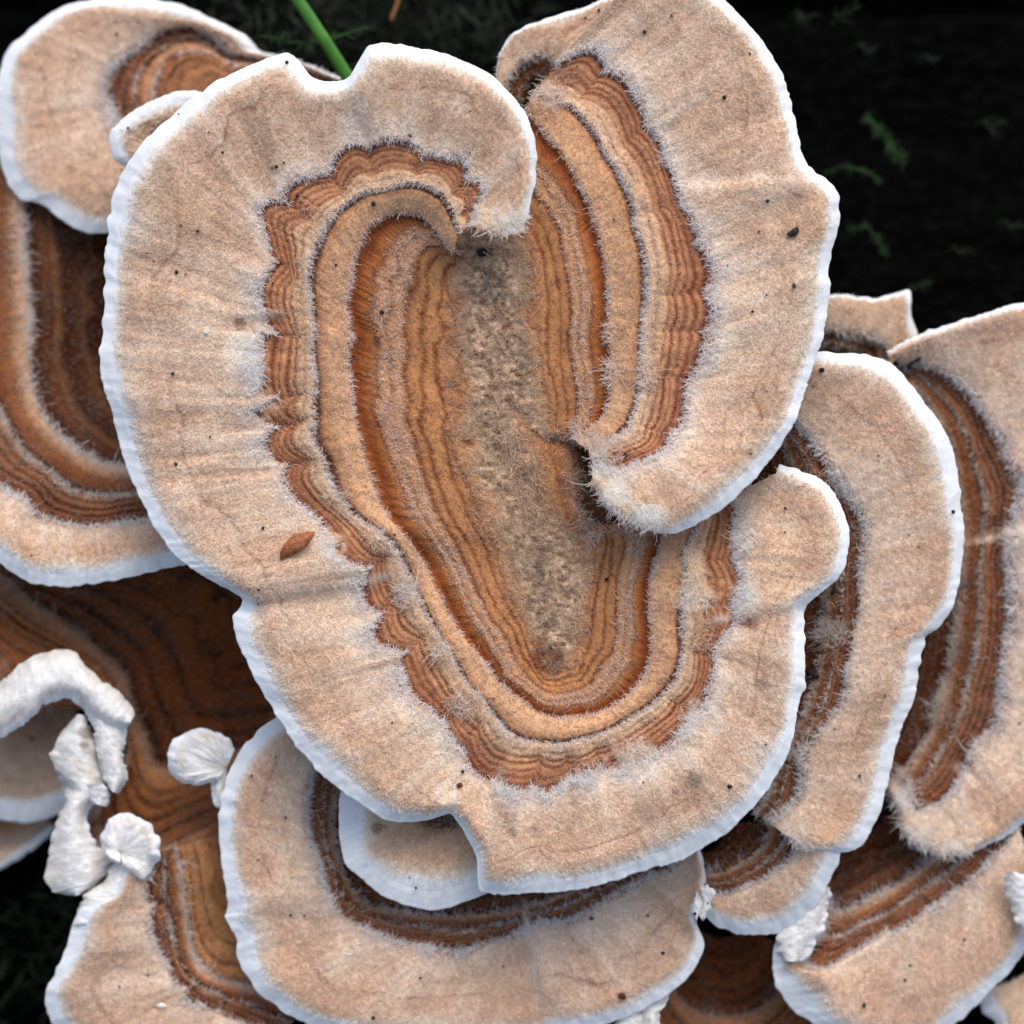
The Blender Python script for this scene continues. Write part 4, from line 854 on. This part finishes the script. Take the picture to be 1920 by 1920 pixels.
def tube(name, label, cat, line, z, rads, mat, flat=.5):
    P = [Vector(world_pt(np.float64(x), np.float64(y), np.float64(z + dz))) for (x, y, dz) in line]
    b = P[0].copy(); P = [p - b for p in P]
    D = []
    n = len(P)
    for i in range(n - 1):
        for k in range(8): D.append(P[i].lerp(P[i + 1], k / 8))
    D.append(P[-1]); V, F = [], []
    for i, p in enumerate(D):
        t = (D[min(i + 1, len(D) - 1)] - D[max(i - 1, 0)]).normalized(); s = t.cross(Vector((0, 0, 1))).normalized(); q = s.cross(t)
        r = np.interp(i / (len(D) - 1), np.linspace(0, 1, len(rads)), rads) * U
        for a in range(10): V.append(p + (s * math.cos(a * math.pi / 5) * r + q * math.sin(a * math.pi / 5) * r * flat) * (1.1 if a % 2 else .86))
    for i in range(len(D) - 1):
        for a in range(10): F.append((i * 10 + a, i * 10 + (a + 1) % 10, i * 10 + 10 + (a + 1) % 10, i * 10 + 10 + a))
    F += [tuple(range(9, -1, -1)), tuple(range((len(D) - 1) * 10, len(D) * 10))]
    o = pydata(name, V, F, mat, base=tuple(b)); tag(o, label, cat)
tube('grass_stem', 'bright green grass stem rising behind the notch of the largest bracket', 'grass stem', [(700,230,-60),(655,148,-20),(610,75,0),(560,0,10),(510,-70,20)], -230, [13, 13, 12, 12, 11], M_GRASS)
tube('dry_needle', 'thin orange dry needle among dark moss at the top', 'needle', [(733,38,0),(742,15,5),(750,-8,10)], -430, [3, 3.6, 2.5], M_NEEDLE)

# ------------------------------------------------------------------ crumbs lying on the brackets, and one shadow lump
SX = np.concatenate([s[0] for s in SURF]); SY = np.concatenate([s[1] for s in SURF]); SZ = np.concatenate([s[2] for s in SURF])
ST = np.concatenate([s[3] for s in SURF]); SI = np.concatenate([np.full(len(s[0]), i) for i, s in enumerate(SURF)])
def top_at(x, y):
    m = np.flatnonzero((np.abs(SX - x) < 5) & (np.abs(SY - y) < 5))
    return m[np.argmax(SZ[m])] if len(m) else None
def top_z(x, y):
    m = top_at(x, y)
    return None if m is None else float(SZ[m])

def crumb_mesh(w, h, t, seed):
    r = random.Random(seed); V, F = [], []
    nu, nv = 8, 4
    V.append((0, 0, -t)); 
    for j in range(1, nv):
        ph = math.pi * j / nv
        for i in range(nu):
            a = 2 * math.pi * i / nu; k = r.uniform(.72, 1.15)
            V.append((w * k * math.sin(ph) * math.cos(a), h * k * math.sin(ph) * math.sin(a), -t * math.cos(ph) * r.uniform(.8, 1.1)))
    V.append((0, 0, t)); e = len(V) - 1
    for i in range(nu):
        F.append((0, 1 + (i + 1) % nu, 1 + i)); F.append((e, 1 + (nv - 2) * nu + i, 1 + (nv - 2) * nu + (i + 1) % nu))
        for j in range(nv - 2):
            a = 1 + j * nu; F.append((a + i, a + (i + 1) % nu, a + nu + (i + 1) % nu, a + nu + i))
    return V, F

def crumb(name, label, cat, x, y, w, h, ang, mat, seed, group=None, lift=.35):
    z = top_z(x, y)
    if z is None: return
    t = min(w, h) * .7
    V, F = crumb_mesh(w * U, h * U, t * U, seed)
    c, s = math.cos(ang), math.sin(ang)
    V = [(v[0] * c - v[1] * s, v[0] * s + v[1] * c, v[2]) for v in V]
    o = pydata(name, V, F, mat, base=tuple(world_pt(np.float64(x), np.float64(y), np.float64(z + 3 + t * lift))), smooth=False)
    tag(o, label, cat, group)

crumb('crumb_or_shadow', 'elongated black crumb on the right lobe of the largest bracket, near its white edge', 'crumb', 1488, 436, 15, 8, .6, M_BIT, 1)
crumb('crumb_or_shadow', 'big black bark chip lodged on the crescent bracket beside the edge of the largest one', 'crumb', 1527, 1264, 20, 11, -.5, M_BIT, 2)
crumb('crumb_or_shadow', 'upright black flake in the gap beside the knob of the largest bracket', 'crumb', 1563, 1107, 5, 11, -.4, M_BIT, 3)
crumb('crumb_or_shadow', 'black splinter at the top of the brown ribs of the great bracket', 'crumb', 1718, 676, 13, 4, .5, M_BIT, 4)
crumb('crumb_or_shadow', 'second black splinter at the top of the brown ribs, the steeper one', 'crumb', 1704, 684, 9, 5, 1.1, M_BIT, 14)
crumb('crumb_or_shadow', 'round red-brown crumb near the edge of the broad lower bracket', 'crumb', 1167, 1868, 9, 8, .2, M_BROWNBIT, 5)
crumb('crumb_or_shadow', 'brown crumb above the forked notch in the lower edge of the largest bracket', 'crumb', 862, 1473, 7, 5, .3, M_BROWNBIT, 6)
crumb('crumb_or_shadow', 'black crumb in the tan band under the curl of the largest bracket', 'crumb', 700, 383, 5, 5, 0, M_BIT, 7)
crumb('crumb_or_shadow', 'black crumb in the amber zone left of the grey hollow', 'crumb', 716, 586, 6, 5, .3, M_BIT, 8)
crumb('crumb_or_shadow', 'black crumb at the top end of the crescent bracket', 'crumb', 1541, 694, 7, 5, .4, M_BIT, 9)
crumb('crumb_or_shadow', 'black crumb on the free furry tip of the right lobe', 'crumb', 1172, 854, 4.5, 4.5, 0, M_BIT, 10)
crumb('crumb_or_shadow', 'black crumb on the white rim of the crescent bracket', 'crumb', 1787, 960, 4, 5, 0, M_BIT, 11)
crumb('crumb_or_shadow', 'dark lump standing in for the shadow under the curled end of the largest bracket', 'crumb', 905, 472, 14, 9, .5, M_BIT, 12)  # black lump added as the small shadow below the curl
crumb('resin_drop', 'orange drop in the amber zone below the black crumb', 'drop', 709, 630, 7, 7, 0, M_LEAF, 13)
crumb('seed', 'tiny pale seed on the low bracket at the bottom corner', 'seed', 302, 1886, 11, 6, -.1, M_SEED, 15)
crumb('seed', 'tiny round white grain on the left lobe of the largest bracket', 'seed', 386, 623, 5, 4, 0, M_SEED, 16)

specks = [(417,286),(510,315),(518,313),(532,305),(391,248),(538,117),(595,459),(512,532),(340,423),(276,475),(331,510),(348,515),(288,490),(371,433),(558,368),(630,497),(882,208),(881,287),(769,255),(804,361),(831,371),(1151,411),
 (1217,414),(1082,124),(1259,29),(1209,60),(1406,101),(1389,327),(1439,377),(1423,434),(1364,498),(1489,535),(1411,584),(1437,553),(1358,183),(1016,716),(1408,851),(1473,953),(1472,998),(1704,1003),(1722,1026),(1722,657),(1647,855),(1525,725),
 (324,700),(394,819),(330,870),(493,990),(485,1106),(484,1133),(614,860),(623,945),(683,1015),(740,1003),(797,1200),(926,1310),(735,1355),(875,1405),(868,1447),(1206,1467),(1100,1440),(1138,1086),(1136,1087),(1436,1396),(1368,1475),(1612,1455),(1659,1305),
 (1565,1367),(1912,1356),(1912,1410),(1808,1762),(1620,1885),(1707,1810),(1697,1838),(517,1419),(472,1455),(536,1533),(485,1612),(545,1716),(571,1717),(768,1645),(780,1665),(700,1908),(944,1812),(788,1834),(1215,1717),(1109,1722),(1243,1787),(224,1850),(253,1889),(278,1828),
 (59,1041),(218,65),(205,175),(345,113),(327,128),(322,143),(434,113),(424,82),(243,184),(240,240),(335,214),(228,320),(1327,1694),(1303,1713),(1368,1568),(1098,33),(1123,19),(1000,160),(1024,222),(60,1385),(330,1250),(325,1180),(271,1120)]
rs = random.Random(5)
MARKS = {'largest bracket': [(655, 150, 'near its top notch'), (390, 620, 'near the white grain'), (555, 1022, 'near the leaf scrap'), (960, 300, 'near the curled end'), (862, 1473, 'near the forked notch'), (1480, 1000, 'on the knob'),
                             (930, 700, 'near the grey hollow'), (530, 400, 'near the first scallops'), (300, 480, 'by the high rim'), (300, 900, 'by the low rim'), (460, 1130, 'near the side notch'), (1300, 1450, 'near the grey stains'),
                             (780, 1080, 'inside the fold'), (1150, 1120, 'right of the hollow'), (420, 290, 'by the shoulder'), (800, 250, 'above the arched bands')],
         'tall right lobe': [(1488, 436, 'near the big crumb'), (1330, 345, 'near the white crease'), (1200, 940, 'near the furry tip'), (1200, 60, 'near its top'), (1250, 560, 'near the red-brown ribs'), (1420, 560, 'below the big crumb'), (1400, 110, 'by the high rim'), (1440, 820, 'by the low rim')],
         'broad lower bracket': [(520, 1420, 'near its upper end'), (490, 1610, 'beside the tan lobe'), (560, 1720, 'by the rim spur'), (780, 1840, 'at its lowest part'), (950, 1820, 'near the crease'), (1200, 1720, 'under the main rim'), (770, 1650, 'near the band')]}
for i, (x, y) in enumerate(specks):
    big = rs.random()
    w = 2.0 + 2.2 * big ** 2
    q = top_at(x, y)
    if q is None: continue
    kind = rs.random() < .78
    where = SURF[int(SI[q])][4] or 'white flaps'
    zone = 'white rim' if ST[q] > 5.1 else 'pale velvet' if ST[q] > 4.05 else 'brown bands'
    near = ''
    if where in MARKS:
        near = ', ' + min(MARKS[where], key=lambda m: (m[0] - x) ** 2 + (m[1] - y) ** 2)[2]
    crumb('speck', ('tiny black speck' if kind else 'tiny brown speck') + ' on the %s of the %s' % (zone, where) + near, 'speck', x, y, w * rs.uniform(.8, 1.3), w, rs.uniform(0, 3), M_BIT if kind else M_BROWNBIT, 100 + i, 'specks of dirt on the ' + where, .2)

def leaf_scrap():
    out = [(525,1051),(525,1036),(531,1022),(543,1009),(560,1000),(578,996),(591,997),(587,1008),(576,1024),(560,1036),(542,1044)]
    z = max(top_z(x, y) or 0 for x, y in out) + 2
    P = [Vector(world_pt(np.float64(x), np.float64(y), np.float64(z + 2 * math.sin(i)))) for i, (x, y) in enumerate(out)]
    c = sum(P, Vector()) / len(P); c2 = c + Vector((0, 0, 1.2 * U))
    n = len(P); V = [p - c for p in P] + [c2 - c] + [p - c - Vector((0, 0, 2.5 * U)) for p in P] + [Vector((0, 0, 0))]
    F = []
    for i in range(n):
        j = (i + 1) % n
        F += [(j, i, n), (n + 1 + i, n + 1 + j, 2 * n + 1), (i, j, n + 1 + j, n + 1 + i)]
    o = pydata('leaf_scrap', V, F, M_LEAF, base=tuple(c)); tag(o, 'rust-red scrap of dry leaf lying on the largest bracket above its left notch', 'leaf scrap')
leaf_scrap()
